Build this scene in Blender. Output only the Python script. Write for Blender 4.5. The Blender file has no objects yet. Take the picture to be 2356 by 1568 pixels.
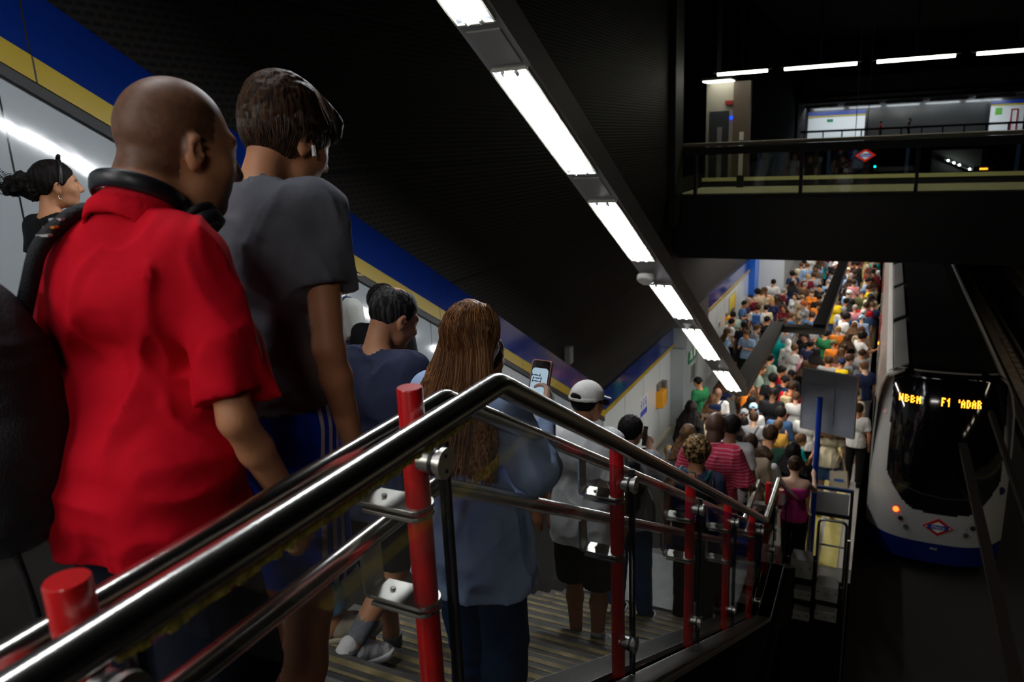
import bpy, bmesh, math, random
import numpy as np
from mathutils import Vector, Matrix
random.seed(7)
SC = bpy.context.scene
COL = SC.collection
# ------------------------------------------------------------------ camera
# platform floor is z=0, +Y runs along the tracks, +X towards the tracks
CAMZ = 6.92
FPX, PCX, PCY = 1738.53, 1178.0, 784.0
def _camrows():
    yaw, pit, rol = [math.radians(a) for a in (26.55464, 14.35204, -2.52398)]
    f = Vector((-math.sin(yaw)*math.cos(pit), math.cos(yaw)*math.cos(pit), -math.sin(pit)))
    r = Vector((math.cos(yaw), math.sin(yaw), 0)); u = r.cross(f)
    c, s = math.cos(rol), math.sin(rol)
    return c*r+s*u, -s*r+c*u, f
CR, CU, CF = _camrows()
cam = bpy.data.cameras.new('camera'); camo = bpy.data.objects.new('camera', cam); COL.objects.link(camo)
camo.matrix_world = Matrix(((CR.x, CU.x, -CF.x, 0), (CR.y, CU.y, -CF.y, 0), (CR.z, CU.z, -CF.z, CAMZ), (0, 0, 0, 1)))
cam.sensor_width = 36; cam.lens = FPX*36/2356; cam.clip_start = 0.05; cam.clip_end = 200
cam.dof.use_dof = True; cam.dof.focus_distance = 2.7; cam.dof.aperture_fstop = 4.0
SC.camera = camo
def ray(px, py):
    return (px-PCX)*CR - (py-PCY)*CU + FPX*CF
def onray(px, py, axis, val):        # measured point of the place lying on one plane of it
    d = ray(px, py); o = (0, 0, CAMZ)
    t = (val-o[axis])/d[axis]
    return Vector((d.x*t, d.y*t, CAMZ+d.z*t))
# ------------------------------------------------------------------ world and exposure
w = bpy.data.worlds.new('world'); SC.world = w; w.use_nodes = True
w.node_tree.nodes['Background'].inputs[0].default_value = (0.5, 0.6, 0.8, 1)
w.node_tree.nodes['Background'].inputs[1].default_value = 0.0002
SC.view_settings.view_transform = 'Standard'; SC.view_settings.look = 'None'
SC.view_settings.gamma = 1; SC.view_settings.exposure = EXPO = 0.0
SC.view_settings.use_curve_mapping = False
SC.cycles.max_bounces = 8; SC.cycles.diffuse_bounces = 3; SC.cycles.glossy_bounces = 4
SC.cycles.transparent_max_bounces = 16; SC.cycles.transmission_bounces = 4
SC.cycles.sample_clamp_indirect = 4; SC.cycles.caustics_reflective = False; SC.cycles.caustics_refractive = False
SC.cycles.use_denoising = True
# ------------------------------------------------------------------ materials
def S(h):
    h = h.lstrip('#'); v = [int(h[i:i+2], 16)/255 for i in (0, 2, 4)]
    return tuple(c/12.92 if c <= .04045 else ((c+.055)/1.055)**2.4 for c in v)+(1,)
MATS = {}
def mat(name, col, rough=.6, metal=0, bump=0, bscale=40, var=0, vscale=6, coat=0, emit=0, stretch=None, sheen=0, spec=None):
    if name in MATS: return MATS[name]
    m = bpy.data.materials.new(name); m.use_nodes = True; nt = m.node_tree; N = nt.nodes; L = nt.links
    b = N['Principled BSDF']
    if isinstance(col, str): col = S(col)
    if len(col) == 3: col = tuple(col)+(1,)
    b.inputs['Base Color'].default_value = col; b.inputs['Roughness'].default_value = rough
    b.inputs['Metallic'].default_value = metal
    if coat: b.inputs['Coat Weight'].default_value = coat; b.inputs['Coat Roughness'].default_value = .08
    if sheen: b.inputs['Sheen Weight'].default_value = sheen
    if spec is not None: b.inputs['Specular IOR Level'].default_value = spec
    if emit:
        b.inputs['Emission Color'].default_value = col; b.inputs['Emission Strength'].default_value = emit
    tc = N.new('ShaderNodeTexCoord'); mp = N.new('ShaderNodeMapping'); L.new(tc.outputs['Object'], mp.inputs[0])
    if stretch: mp.inputs['Scale'].default_value = stretch
    if var:
        n = N.new('ShaderNodeTexNoise'); n.inputs['Scale'].default_value = vscale; n.inputs['Detail'].default_value = 6
        L.new(mp.outputs[0], n.inputs['Vector'])
        r = N.new('ShaderNodeMapRange'); r.inputs[1].default_value = .3; r.inputs[2].default_value = .7
        r.inputs[3].default_value = 1-var; r.inputs[4].default_value = 1+var
        L.new(n.outputs[0], r.inputs[0])
        mx = N.new('ShaderNodeMix'); mx.data_type = 'RGBA'; mx.blend_type = 'MULTIPLY'; mx.inputs[0].default_value = 1
        mx.inputs[6].default_value = col; L.new(r.outputs[0], mx.inputs[7]); L.new(mx.outputs[2], b.inputs['Base Color'])
    if bump:
        n = N.new('ShaderNodeTexNoise'); n.inputs['Scale'].default_value = bscale; n.inputs['Detail'].default_value = 4
        L.new(mp.outputs[0], n.inputs['Vector'])
        bp = N.new('ShaderNodeBump'); bp.inputs['Strength'].default_value = bump; bp.inputs['Distance'].default_value = .01
        L.new(n.outputs[0], bp.inputs['Height']); L.new(bp.outputs[0], b.inputs['Normal'])
    MATS[name] = m
    return m
def nmath(nt, op, a, b=None, c=None):
    n = nt.nodes.new('ShaderNodeMath'); n.operation = op
    for i, v in enumerate((a, b, c)):
        if v is None: continue
        if isinstance(v, (int, float)): n.inputs[i].default_value = v
        else: nt.links.new(v, n.inputs[i])
    return n.outputs[0]
def objxyz(nt):
    tc = nt.nodes.new('ShaderNodeTexCoord'); s = nt.nodes.new('ShaderNodeSeparateXYZ'); nt.links.new(tc.outputs['Object'], s.inputs[0])
    return s.outputs
def mixcol(nt, fac, c1, c2):
    mx = nt.nodes.new('ShaderNodeMix'); mx.data_type = 'RGBA'
    nt.links.new(fac, mx.inputs[0])
    for i, c in ((6, c1), (7, c2)):
        if isinstance(c, tuple): mx.inputs[i].default_value = c if len(c) == 4 else c+(1,)
        else: nt.links.new(c, mx.inputs[i])
    return mx.outputs[2]
def stripes_mat(name, base, col, axis, period, duty, off=0, rough=.6, coat=0):   # stripes that belong to the thing itself
    m = mat(name, base, rough, coat=coat); nt = m.node_tree; o = objxyz(nt)
    f = nmath(nt, 'FRACT', nmath(nt, 'ADD', nmath(nt, 'DIVIDE', o[axis], period), off))
    k = nmath(nt, 'LESS_THAN', f, duty)
    c = mixcol(nt, k, S(base) if isinstance(base, str) else base, S(col) if isinstance(col, str) else col)
    nt.links.new(c, nt.nodes['Principled BSDF'].inputs['Base Color'])
    return m
# dark ribbed acoustic wall cladding: rows of ribs with a dashed perforation
def rib_mat():
    m = mat('ribbed_cladding', (.012, .011, .010), .6, spec=.12); nt = m.node_tree; o = objxyz(nt)
    row = nmath(nt, 'DIVIDE', o[2], .052)
    fr = nmath(nt, 'FRACT', row)
    tri = nmath(nt, 'ABSOLUTE', nmath(nt, 'SUBTRACT', fr, .5))
    half = nmath(nt, 'MULTIPLY', nmath(nt, 'FLOOR', row), .5)
    dash = nmath(nt, 'ABSOLUTE', nmath(nt, 'SUBTRACT', nmath(nt, 'FRACT', nmath(nt, 'ADD', nmath(nt, 'DIVIDE', o[1], .09), half)), .5))
    k = nmath(nt, 'MULTIPLY', nmath(nt, 'LESS_THAN', tri, .24), nmath(nt, 'LESS_THAN', dash, .33))
    c = mixcol(nt, k, (.017, .0145, .0135), (.006, .0053, .005))
    big = nmath(nt, 'LESS_THAN', nmath(nt, 'FRACT', nmath(nt, 'DIVIDE', o[2], 1.35)), .035)
    c = mixcol(nt, big, c, (.003, .003, .003))
    b = nt.nodes['Principled BSDF']; nt.links.new(c, b.inputs['Base Color'])
    bp = nt.nodes.new('ShaderNodeBump'); bp.inputs['Strength'].default_value = .5; bp.inputs['Distance'].default_value = .012
    nt.links.new(tri, bp.inputs['Height']); nt.links.new(bp.outputs[0], b.inputs['Normal'])
    return m
# glossy enamel wall panels with upright joints
def panel_mat(name, col, pitch, off=0, rough=.085, coat=.5):
    m = mat(name, col, rough, coat=coat); nt = m.node_tree; o = objxyz(nt)
    f = nmath(nt, 'FRACT', nmath(nt, 'ADD', nmath(nt, 'DIVIDE', o[1], pitch), off))
    k = nmath(nt, 'LESS_THAN', f, .012/pitch)
    c = mixcol(nt, k, S(col), (.02, .02, .02, 1))
    b = nt.nodes['Principled BSDF']; nt.links.new(c, b.inputs['Base Color'])
    tc = nt.nodes.new('ShaderNodeTexCoord'); n = nt.nodes.new('ShaderNodeTexNoise'); n.inputs['Scale'].default_value = 9
    nt.links.new(tc.outputs['Object'], n.inputs['Vector'])
    bp = nt.nodes.new('ShaderNodeBump'); bp.inputs['Strength'].default_value = .035; bp.inputs['Distance'].default_value = .02
    nt.links.new(n.outputs[0], bp.inputs['Height']); nt.links.new(bp.outputs[0], b.inputs['Normal'])
    return m
def glass_mat(name, tint=(.975, .985, .98), add=.0):
    m = bpy.data.materials.new(name); m.use_nodes = True; nt = m.node_tree; N = nt.nodes; L = nt.links
    N.remove(N['Principled BSDF'])
    g = N.new('ShaderNodeNewGeometry'); d = N.new('ShaderNodeVectorMath'); d.operation = 'DOT_PRODUCT'
    L.new(g.outputs['Incoming'], d.inputs[0]); L.new(g.outputs['Normal'], d.inputs[1])
    c = nmath(nt, 'ABSOLUTE', d.outputs['Value'])
    f = nmath(nt, 'MULTIPLY_ADD', nmath(nt, 'POWER', nmath(nt, 'SUBTRACT', 1, c), 5), 0.7-add, .042+add)
    t = N.new('ShaderNodeBsdfTransparent'); t.inputs[0].default_value = tuple(tint)+(1,)
    gl = N.new('ShaderNodeBsdfGlossy'); gl.inputs['Roughness'].default_value = .015
    mx = N.new('ShaderNodeMixShader'); L.new(f, mx.inputs[0]); L.new(t.outputs[0], mx.inputs[1]); L.new(gl.outputs[0], mx.inputs[2])
    L.new(mx.outputs[0], N['Material Output'].inputs[0])
    MATS[name] = m
    return m
def steel_mat(name, col=(.62, .6, .57), rough=.22):
    return mat(name, col, rough, 1, var=.06, vscale=14)
STEEL = steel_mat('stainless_steel'); STEEL2 = steel_mat('brushed_steel_plate', (.55, .54, .5), .33)
CAPM = steel_mat('dull_steel_cap', (.3, .28, .26), .45)
RED = mat('red_enamel', (.50, .007, .009), .28, var=.18, vscale=14, coat=.3)
BLACK = mat('black_paint', (.006, .006, .007), .45)
DARK = mat('dark_concrete', (.02, .018, .017), .7, var=.3, vscale=2)
VDARK = mat('near_black_surface', (.0015, .0015, .002), .9, spec=.1)  # one even near-black tone for outer walls and undersides
BLUEP = mat('blue_enamel', (.004, .035, .30), .28, coat=.3)
BLUEDK = mat('dark_blue_enamel', (.004, .03, .12), .4)
YEL = mat('yellow_enamel', (.5, .38, .01), .4)
WHITEP = panel_mat('white_enamel_panel', '#aab1b5', 1.4, .0714)
WALLP = panel_mat('white_platform_panel', '#c3c9cc', 1.3, .35, .25)
RIB = rib_mat()
GLASS = glass_mat('clear_glass'); GLASSD = glass_mat('smoky_glass', (.86, .88, .84), .02)
GREYP = mat('grey_paint', (.14, .14, .145), .55, var=.1)
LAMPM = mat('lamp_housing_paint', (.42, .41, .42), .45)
def emit_mat(name, col, strength):
    m = bpy.data.materials.new(name); m.use_nodes = True; N = m.node_tree.nodes; N.remove(N['Principled BSDF'])
    e = N.new('ShaderNodeEmission'); e.inputs[0].default_value = tuple(col)+(1,); e.inputs[1].default_value = strength
    m.node_tree.links.new(e.outputs[0], N['Material Output'].inputs[0]); MATS[name] = m
    return m
TUBEM = emit_mat('fluorescent_tube', (.95, .98, 1.0), 72)
TUBEP = emit_mat('platform_tube', (1, .95, .86), 80)
TUBEO = emit_mat('opposite_platform_tube', (1, .86, .62), 36)
TUBEL = emit_mat('landing_tube', (1, .95, .88), 105)
TUBEK = emit_mat('lobby_panel', (1, .98, .85), 5)
TUBEB = emit_mat('bridge_tube', (1, .98, .80), 15)
# ------------------------------------------------------------------ mesh helpers
class MB:
    def __init__(s): s.v = []; s.f = []; s.sm = []
    def add(s, vs, fs, smooth=False):
        o = len(s.v); s.v += [tuple(v) for v in vs]; s.f += [tuple(i+o for i in f) for f in fs]; s.sm += [smooth]*len(fs); return s
    def box(s, x0, x1, y0, y1, z0, z1):
        v = [(x, y, z) for z in (z0, z1) for y in (y0, y1) for x in (x0, x1)]
        return s.add(v, [(0, 2, 3, 1), (4, 5, 7, 6), (0, 1, 5, 4), (2, 6, 7, 3), (0, 4, 6, 2), (1, 3, 7, 5)])
    def cbox(s, c, d, rz=0, tilt=None):
        R = Matrix.Rotation(rz, 3, 'Z')
        if tilt is not None: R = R @ tilt
        v = [Vector(c)+R @ Vector((x*d[0]/2, y*d[1]/2, z*d[2]/2)) for z in (-1, 1) for y in (-1, 1) for x in (-1, 1)]
        return s.add(v, [(0, 2, 3, 1), (4, 5, 7, 6), (0, 1, 5, 4), (2, 6, 7, 3), (0, 4, 6, 2), (1, 3, 7, 5)])
    def prism(s, poly, x0, x1):          # poly in (y,z), extruded along x
        n = len(poly); v = [(x0, y, z) for y, z in poly]+[(x1, y, z) for y, z in poly]
        return s.add(v, [tuple(range(n))[::-1], tuple(range(n, 2*n))]+[(i, (i+1) % n, (i+1) % n+n, i+n) for i in range(n)])
    def prismz(s, poly, z0, z1):
        n = len(poly); v = [(x, y, z0) for x, y in poly]+[(x, y, z1) for x, y in poly]
        return s.add(v, [tuple(range(n))[::-1], tuple(range(n, 2*n))]+[(i, (i+1) % n, (i+1) % n+n, i+n) for i in range(n)])
    def prismy(s, poly, y0, y1):         # poly in (x,z)
        n = len(poly); v = [(x, y0, z) for x, z in poly]+[(x, y1, z) for x, z in poly]
        return s.add(v, [tuple(range(n)), tuple(range(n, 2*n))[::-1]]+[(i, (i+1) % n, (i+1) % n+n, i+n) for i in range(n)])
    def tube(s, pts, r, n=14, caps=True, closed=False):
        pts = [Vector(p) for p in pts]; rs = [float(x) for x in (r if isinstance(r, (list, tuple)) else [r]*len(pts))]
        rings = []; up = None
        m = len(pts)
        for i, p in enumerate(pts):
            a = pts[i-1] if (i or closed) else None; b = pts[(i+1) % m] if (i < m-1 or closed) else None
            if a is None: t = (b-p).normalized(); k = 1
            elif b is None: t = (p-a).normalized(); k = 1
            else:
                t1 = (p-a).normalized(); t2 = (b-p).normalized(); t = (t1+t2).normalized(); k = 1
            if up is None:
                up = Vector((0, 0, 1)) if abs(t.z) < .9 else Vector((1, 0, 0))
            u = (up-t*up.dot(t)).normalized(); w_ = t.cross(u); up = u
            rings.append([p+rs[i]*(math.cos(2*math.pi*j/n)*u+math.sin(2*math.pi*j/n)*w_) for j in range(n)])
        v = [q for rg in rings for q in rg]; f = []
        for i in range(m if closed else m-1):
            for j in range(n):
                i2 = (i+1) % m
                f.append((i*n+j, i*n+(j+1) % n, i2*n+(j+1) % n, i2*n+j))
        s.add(v, f, True)
        if caps and not closed:
            s.add(rings[0], [tuple(range(n))[::-1]]); s.add(rings[-1], [tuple(range(n))])
        return s
    def cyl(s, a, b, r, n=20): return s.tube([a, b], r, n)
    def disc(s, c, ax, r, th, n=24):
        c = Vector(c); ax = Vector(ax).normalized(); return s.tube([c-ax*th/2, c+ax*th/2], r, n)
    def mesh(s, name):
        me = bpy.data.meshes.new(name); me.from_pydata(s.v, [], s.f)
        me.polygons.foreach_set('use_smooth', s.sm); me.update(); return me
def bend(pts, r, k=6):                      # polyline with rounded corners
    pts = [Vector(p) for p in pts]; out = [pts[0]]
    for i in range(1, len(pts)-1):
        a, p, b = pts[i-1], pts[i], pts[i+1]; d1 = (a-p); d2 = (b-p)
        q = min(r, d1.length*.45, d2.length*.45); s, e = p+d1.normalized()*q, p+d2.normalized()*q
        for j in range(k+1):
            t = j/k; out.append((1-t)**2*s+2*t*(1-t)*p+t*t*e)
    out.append(pts[-1]); return out
def tag(o, label=None, cat=None, group=None, kind=None):
    if label: o['label'] = label
    if cat: o['category'] = cat
    if group: o['group'] = group
    if kind: o['kind'] = kind
    return o
def thing(name, label, cat, loc=(0, 0, 0), group=None):
    o = bpy.data.objects.new(name, None); COL.objects.link(o); o.location = loc; o.empty_display_size = .1
    return tag(o, label, cat, group)
def wpos(o):
    p = Vector((0, 0, 0))
    while o is not None: p = p+o.location; o = o.parent
    return p
def obj(name, mb, m, parent=None, bevel=0, label=None, autos=True):
    me = mb if isinstance(mb, bpy.types.Mesh) else mb.mesh(name)
    o = bpy.data.objects.new(name, me); COL.objects.link(o)
    base = wpos(parent) if parent else None
    if base is None:
        co = np.empty(len(me.vertices)*3); me.vertices.foreach_get('co', co); co = co.reshape(-1, 3)
        base = Vector(((co[:, 0].min()+co[:, 0].max())/2, (co[:, 1].min()+co[:, 1].max())/2, co[:, 2].min())); o.location = base
    else: o.parent = parent
    me.transform(Matrix.Translation(-base))
    for x in (m if isinstance(m, (list, tuple)) else [m]): me.materials.append(x)
    if bevel:
        b = o.modifiers.new('bevel', 'BEVEL'); b.width = bevel; b.segments = 2; b.limit_method = 'ANGLE'
    if label: o['label'] = label
    return o
def struct(name, mb, m, bevel=0, label=None):
    o = obj(name, mb, m, None, bevel); o['kind'] = 'structure'
    if label: o['label'] = label
    # world-anchored texture: keep the mesh coordinates equal to world ones
    base = o.location.copy(); o.data.transform(Matrix.Translation(base)); o.location = (0, 0, 0)
    return o
FONT = {}
def text_mesh(txt, size, depth, mtx):
    c = bpy.data.curves.new('lettering', 'FONT'); c.body = txt; c.size = size; c.extrude = depth; c.align_x = 'CENTER'; c.align_y = 'CENTER'
    o = bpy.data.objects.new('lettering', c); COL.objects.link(o)
    dg = bpy.context.evaluated_depsgraph_get(); me = bpy.data.meshes.new_from_object(o.evaluated_get(dg))
    bpy.data.objects.remove(o); bpy.data.curves.remove(c)
    me.transform(mtx); return me
# ================================================================== the setting
Z1, ZM = 5.34, 2.67; Y1, Y1E, Y2, Y2E = 1.40, 6.17, 7.10, 11.87; SL = (Z1-ZM)/(Y1E-Y1)
def zfloor(y):
    if y < Y1: return Z1
    if y < Y1E: return Z1-SL*(y-Y1)
    if y < Y2: return ZM
    if y < Y2E: return ZM-SL*(y-Y2)
    return 0.0
def zstep(y):                             # height of the actual tread under y
    if y < Y1: return Z1
    if y < Y1E: return Z1-(int((y-Y1)/.298125)+1)*.166875
    if y < Y2: return ZM
    if y < Y2E: return ZM-(int((y-Y2)/.298125)+1)*.166875
    return 0.0
XW = -4.45
# left wall: ribbed cladding, blue fascia, yellow strip, white panels
def zy(y): return 7.49-.559*(y-2.99)      # top of the yellow strip along the stairs
YC = 2.99+(7.49-2.15)/.559                # where the strip turns level
struct('wall_left', MB().box(XW-.3, XW-.04, -6, 18.0, -.2, 11).box(XW-.3, XW-.04, 18.0, 60, -.2, 6.0), RIB)
zc = 2.15
def band(name, dz0, dz1, x, m, dzp0=None, dzp1=None, y1=31.0):
    a, b = (dzp0, dzp1) if dzp0 is not None else (dz0, dz1)
    pl = [(-4, zy(-4)+dz0), (YC, zc+dz0), (YC, zc+a), (y1, zc+a), (y1, zc+b), (YC+.0, zc+b), (YC, zc+dz1), (-4, zy(-4)+dz1)]
    mb = MB().prism([(-4, zy(-4)+dz0), (YC, zc+dz0), (YC, zc+dz1), (-4, zy(-4)+dz1)], XW-.05, x)
    mb.prism([(YC, zc+a), (y1, zc+a), (y1, zc+b), (YC, zc+b)], XW-.05, x)
    return struct(name, mb, m)
BLUEB = panel_mat('blue_enamel_fascia', '#04246e', 2.07, .599, .15)
band('trim_1', 0, .40, XW+.03, BLUEB, 0, .38)
YELB = panel_mat('yellow_enamel_strip', '#a88c04', 2.07, .599, .3)
band('trim_2', -.145, 0, XW+.045, YELB, -.085, 0)
band('trim_3', -.215, -.145, XW+.035, mat('dark_rubber_trim', (.006, .006, .007), .5), -.10, -.085)
struct('wall_left_panel', MB().prism([(-4, 5.0), (1.4, 5.0), (10, .2), (12.3, 0), (YC, 0), (YC, zc-.215), (-4, zy(-4)-.215)], XW-.04, XW), WHITEP)
struct('wall_platform', MB().box(XW-.04, XW, YC, 17.45, 0, zc-.1).box(XW-.04, XW, 18.9, 60, 0, zc-.1), WALLP)
struct('wall_platform_pilaster', MB().box(XW-.04, XW+.32, 17.45, 18.9, 0, zc-.1).box(XW+.0, XW+.36, 17.6, 18.2, zc-.25, zc+.38), panel_mat('grey_pilaster_enamel', '#9aa2a6', 3, .2, .35))
struct('wall_cross', MB().box(XW-.04, XW+1.1, 30.2, 30.4, 0, 3.4), panel_mat('white_cross_wall_panel', '#c3c9cc', 3, .2, .25))
struct('baseboard_left', MB().box(XW-.02, XW+.045, YC, 17.45, 0, .09).box(XW-.02, XW+.37, 17.4, 18.95, 0, .09), mat('pale_skirting', '#a8a48c', .5))
struct('wall_gap_panel', MB().box(XW-.02, XW+.06, 19.7, 21.5, 1.55, 2.6), mat('dark_panel', (.02, .02, .022), .5))
# floors
FLM = mat('grey_terrazzo', (.16, .155, .15), .35, var=.2, vscale=3)
struct('floor_platform', MB().box(XW, -.10, 11.8, 60, -.3, 0), FLM)
LTM = mat('pale_landing_tiles', (.36, .36, .35), .4, var=.12, vscale=8)
struct('floor_landing', MB().box(-2.5, -.97, -3, Y1, Z1-.25, Z1).box(-.66, .9, -3, .9, Z1-.25, Z1), mat('dark_terrazzo', (.05, .048, .045), .5, var=.3))
struct('floor_middle_landing', MB().box(-2.5, -.97, Y1E, Y2, ZM-.25, ZM), LTM)
TACT = mat('yellow_tactile_paving', (.58, .50, .13), .5, var=.1)
struct('trim_4', MB().box(-.95, -.66, 12.2, 60, 0, .006).box(-.60, -.32, 12.2, 60, 0, .006), TACT)
struct('trim_5', MB().box(-.30, -.10, 12.2, 60, 0, .008), mat('pale_platform_edge', (.4, .39, .36), .5))
struct('floor_trackbed', MB().box(-.10, 5.38, -6, 62, -1.35, -1.20), mat('trackbed_near_black', (.0018, .0016, .0014), .95, var=.4, vscale=3, bump=.4, bscale=12))  # near-black bed with random tone variation
struct('wall_platform_edge', MB().box(-.16, -.10, 11.8, 60, -1.3, -.01), VDARK)
struct('floor_opposite', MB().box(5.38, 9.4, 8, 62, -1.3, 0), mat('grey_platform_slab', (.19, .19, .185), .4, var=.15))
struct('trim_6', MB().box(5.85, 6.15, 8, 62, 0, .006), TACT)
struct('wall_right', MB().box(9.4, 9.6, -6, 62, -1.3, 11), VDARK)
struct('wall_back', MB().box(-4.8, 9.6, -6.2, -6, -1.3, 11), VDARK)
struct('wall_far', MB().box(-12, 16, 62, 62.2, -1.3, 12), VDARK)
struct('ceiling', MB().box(-4.8, 9.6, -6.2, 44, 11, 11.2), mat('black_ceiling', (.004, .004, .005), .8))
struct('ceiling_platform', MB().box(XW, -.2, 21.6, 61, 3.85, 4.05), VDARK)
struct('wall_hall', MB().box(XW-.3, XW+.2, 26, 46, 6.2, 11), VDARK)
# cladding beam that ends the ribbed wall
struct('trim_7', MB().box(XW-.04, XW+.10, 17.3, 18.0, 5.0, 11), mat('dark_grey_trim', (.012, .011, .010), .6))
# ------------------------------------------------------------------ stairs
STEPM = mat('worn_granite_tread', (.085, .08, .075), .55, var=.35, vscale=7, bump=.15, bscale=60)
STEPB = mat('dark_riser', (.02, .018, .016), .7, var=.3)
GRIP = mat('ochre_grip_strip', (.26, .20, .09), .6, var=.5, vscale=9)
GRIPG = mat('pale_grip_strip', (.22, .20, .17), .6, var=.5, vscale=9)
stairs = thing('staircase', 'grey granite staircase with ochre grip strips going down to the crowded platform', 'stairs', (-1.73, Y1, 0))
sx0, sx1 = -2.5, -.97
st = MB(); rs = MB()
def flight(y0, z0):
    for i in range(16):
        ya = y0+i*.298125; z = z0-(i+1)*.166875
        if i < 15: st.box(sx0, sx1, ya, ya+.298125+.012, z-.05, z)
        rs.box(sx0, sx1, ya-.02, ya, z-.05, z+.117)
    rs.prism([(y0-.02, z0-.25), (y0, z0-.25), (y0+16*.298125, z0-2.67-.25), (y0+16*.298125, z0-2.67-.6), (y0, z0-.6)], sx0, sx1)
flight(Y1, Z1); flight(Y2, ZM)
obj('tread', st, STEPM, stairs); obj('riser', rs, STEPB, stairs)
for (y0, z0) in ((Y1, Z1), (Y2, ZM)):
    for i in range(16):
        ya = y0+(i+1)*.298125; z = z0-(i+1)*.166875
        g = MB()
        for k, ww in ((.034, .03), (.085, .016)): g.box(sx0+.06, sx1-.05, ya-k-ww/2, ya-k+ww/2, z-.002, z+.003)
        if i < 15: obj('grip_strip', g, GRIP, stairs)
        g = MB()
        for k in (.13, .165, .20, .235): g.box(sx0+.06, sx1-.05, ya-k-.006, ya-k+.006, z-.002, z+.002)
        if i < 15: obj('tread_groove', g, GRIPG, stairs)
for (xa, xb, nm) in ((-.78, -.66, 0), (-.97, -.84, 1)):
    pr = [(-3, Z1), (Y1, Z1), (Y1E, ZM), (Y2, ZM), (Y2E, 0), (Y2E, -.25)]
    top = [(y, z+.145) for y, z in pr[:-1]]+[(Y2E+.35, .145)]
    bot = [(Y2E+.35, -.35), (Y2E, -.35), (Y2, ZM-.6), (Y1E, ZM-.6), (Y1, Z1-.6), (-3, Z1-.6)]
    obj('stringer', MB().prism(top+bot, xa+.004, xb-.004), VDARK if nm == 0 else DARK, stairs)
    capp = top+[(y, z-.03) for y, z in reversed(top)]
    obj('stringer_cap', MB().prism(capp, xa, xb), CAPM, stairs)
# wall between the stairs and the escalator
def zp(y): return 5.95 if y < 1.4 else 5.95-.559*(y-1.4)
wl = MB()
prof = [(-3, Z1-.6), (-3, 5.95), (1.9, 5.95), (2.3, 5.83), (Y1E, 5.95-.559*(Y1E-1.4)+.35), (Y2, 5.95-.559*(Y1E-1.4)+.35), (Y2E, 1.0), (Y2E+.3, 1.0), (Y2E+.3, -.3), (Y2E, -.3), (Y1, Z1-.8)]
struct('wall_stair_side', wl.prism(prof, -2.62, -2.5), mat('dark_stone_cladding', (.05, .043, .036), .6, var=.35, vscale=4, bump=.2, bscale=15))
struct('trim_8', MB().box(-2.63, -2.49, -3, 1.9, 5.74, 5.96), mat('pale_steel_panel', (.34, .34, .33), .4, .3))
# ------------------------------------------------------------------ balustrade between stairs and track side
bal = thing('stair_balustrade', 'glass balustrade with stainless handrails on red posts beside the stairs', 'railing', (-.82, Y1, Z1))
rb = MB().tube(bend([(-.739, -1.2, 6.42), (-.739, 1.40, 6.42), (-.739, 6.17, 3.75), (-.739, 7.03, 3.75), (-.739, 11.62, 1.17), (-.739, 11.72, .15)], .025, 4), .0265, 28)
obj('top_handrail', rb, STEEL, bal)
for nm, yk, zk, ye in (('upper_wall_side_handrail', 1.483, 6.340, 6.25), ('lower_wall_side_handrail', 1.42, 6.138, 6.19)):
    ze = zk-SL*(ye-yk)
    obj('inner_handrail', MB().tube(bend([(-.93, -1.2, zk), (-.93, yk, zk), (-.93, ye, ze), (-.93, ye+.85, ze), (-.93, ye+5.4, ze-SL*4.55), (-.93, ye+5.5, .15)], .02, 4), .0235, 24), STEEL, bal)
PY = [.465, 1.18, 2.45, 3.66, 4.80, 5.95, 6.95, 8.1, 9.3, 10.5, 11.6]
for i, y in enumerate(PY):
    zt = (6.92-.448 if y < 1.3 else 6.38-.559*(y-1.483)+.045) if y < 6.2 else (3.74 if y < 7 else 3.74-.559*(y-7.05))
    if i == 0: zt = 6.46
    zb = zfloor(y)+.10
    p = obj('post', MB().tube([(-.82, y, zb), (-.82, y, zt-.003), (-.82, y, zt)], [.0262, .0262, .0245], 28), RED, bal)
    for dz, h in ((.255, 0), (.475, 1)):
        zbk = (zt-dz) if y < 1.3 else (zt-.225-.235*h)
        for q in (0, .016):
            poly = [(-.94, y-.036)]+[(-.835+.0*k+.045*math.cos(a), y+.045*math.sin(a)) for k, a in enumerate([math.radians(t) for t in range(-60, 61, 15)])]+[(-.94, y+.036)]
            obj('bracket', MB().prismz(poly, zbk-q-.005, zbk-q+.004), STEEL2, bal, .0015)
        rail = (6.35 if not h else 6.138) if y < 1.45 else ((6.35-SL*(y-1.483)) if not h else (6.138-SL*(y-1.42)))
        if y > 6.2: rail = zbk+.15
        path = bend([(-.93, y, zbk-.006), (-.955, y, zbk-.006), (-.957, y, zbk+.03), (-.957, y, rail-.018)], .02, 4)
        fl = MB(); n = len(path)
        vs = []
        for pnt in path: vs += [(pnt.x-.003, y-.034, pnt.z), (pnt.x-.003, y+.034, pnt.z), (pnt.x+.004, y+.034, pnt.z+.004), (pnt.x+.004, y-.034, pnt.z+.004)]
        fs = [(a*4+b, a*4+(b+1) % 4, (a+1)*4+(b+1) % 4, (a+1)*4+b) for a in range(n-1) for b in range(4)]
        fl.add(vs, fs+[(0, 3, 2, 1), (4*n-4, 4*n-3, 4*n-2, 4*n-1)])
        obj('bracket_arm', fl, STEEL2, bal)
        obj('bolt', MB().cyl((-.905, y, zbk), (-.905, y, zbk+.010), .006, 8), STEEL, bal)
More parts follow.
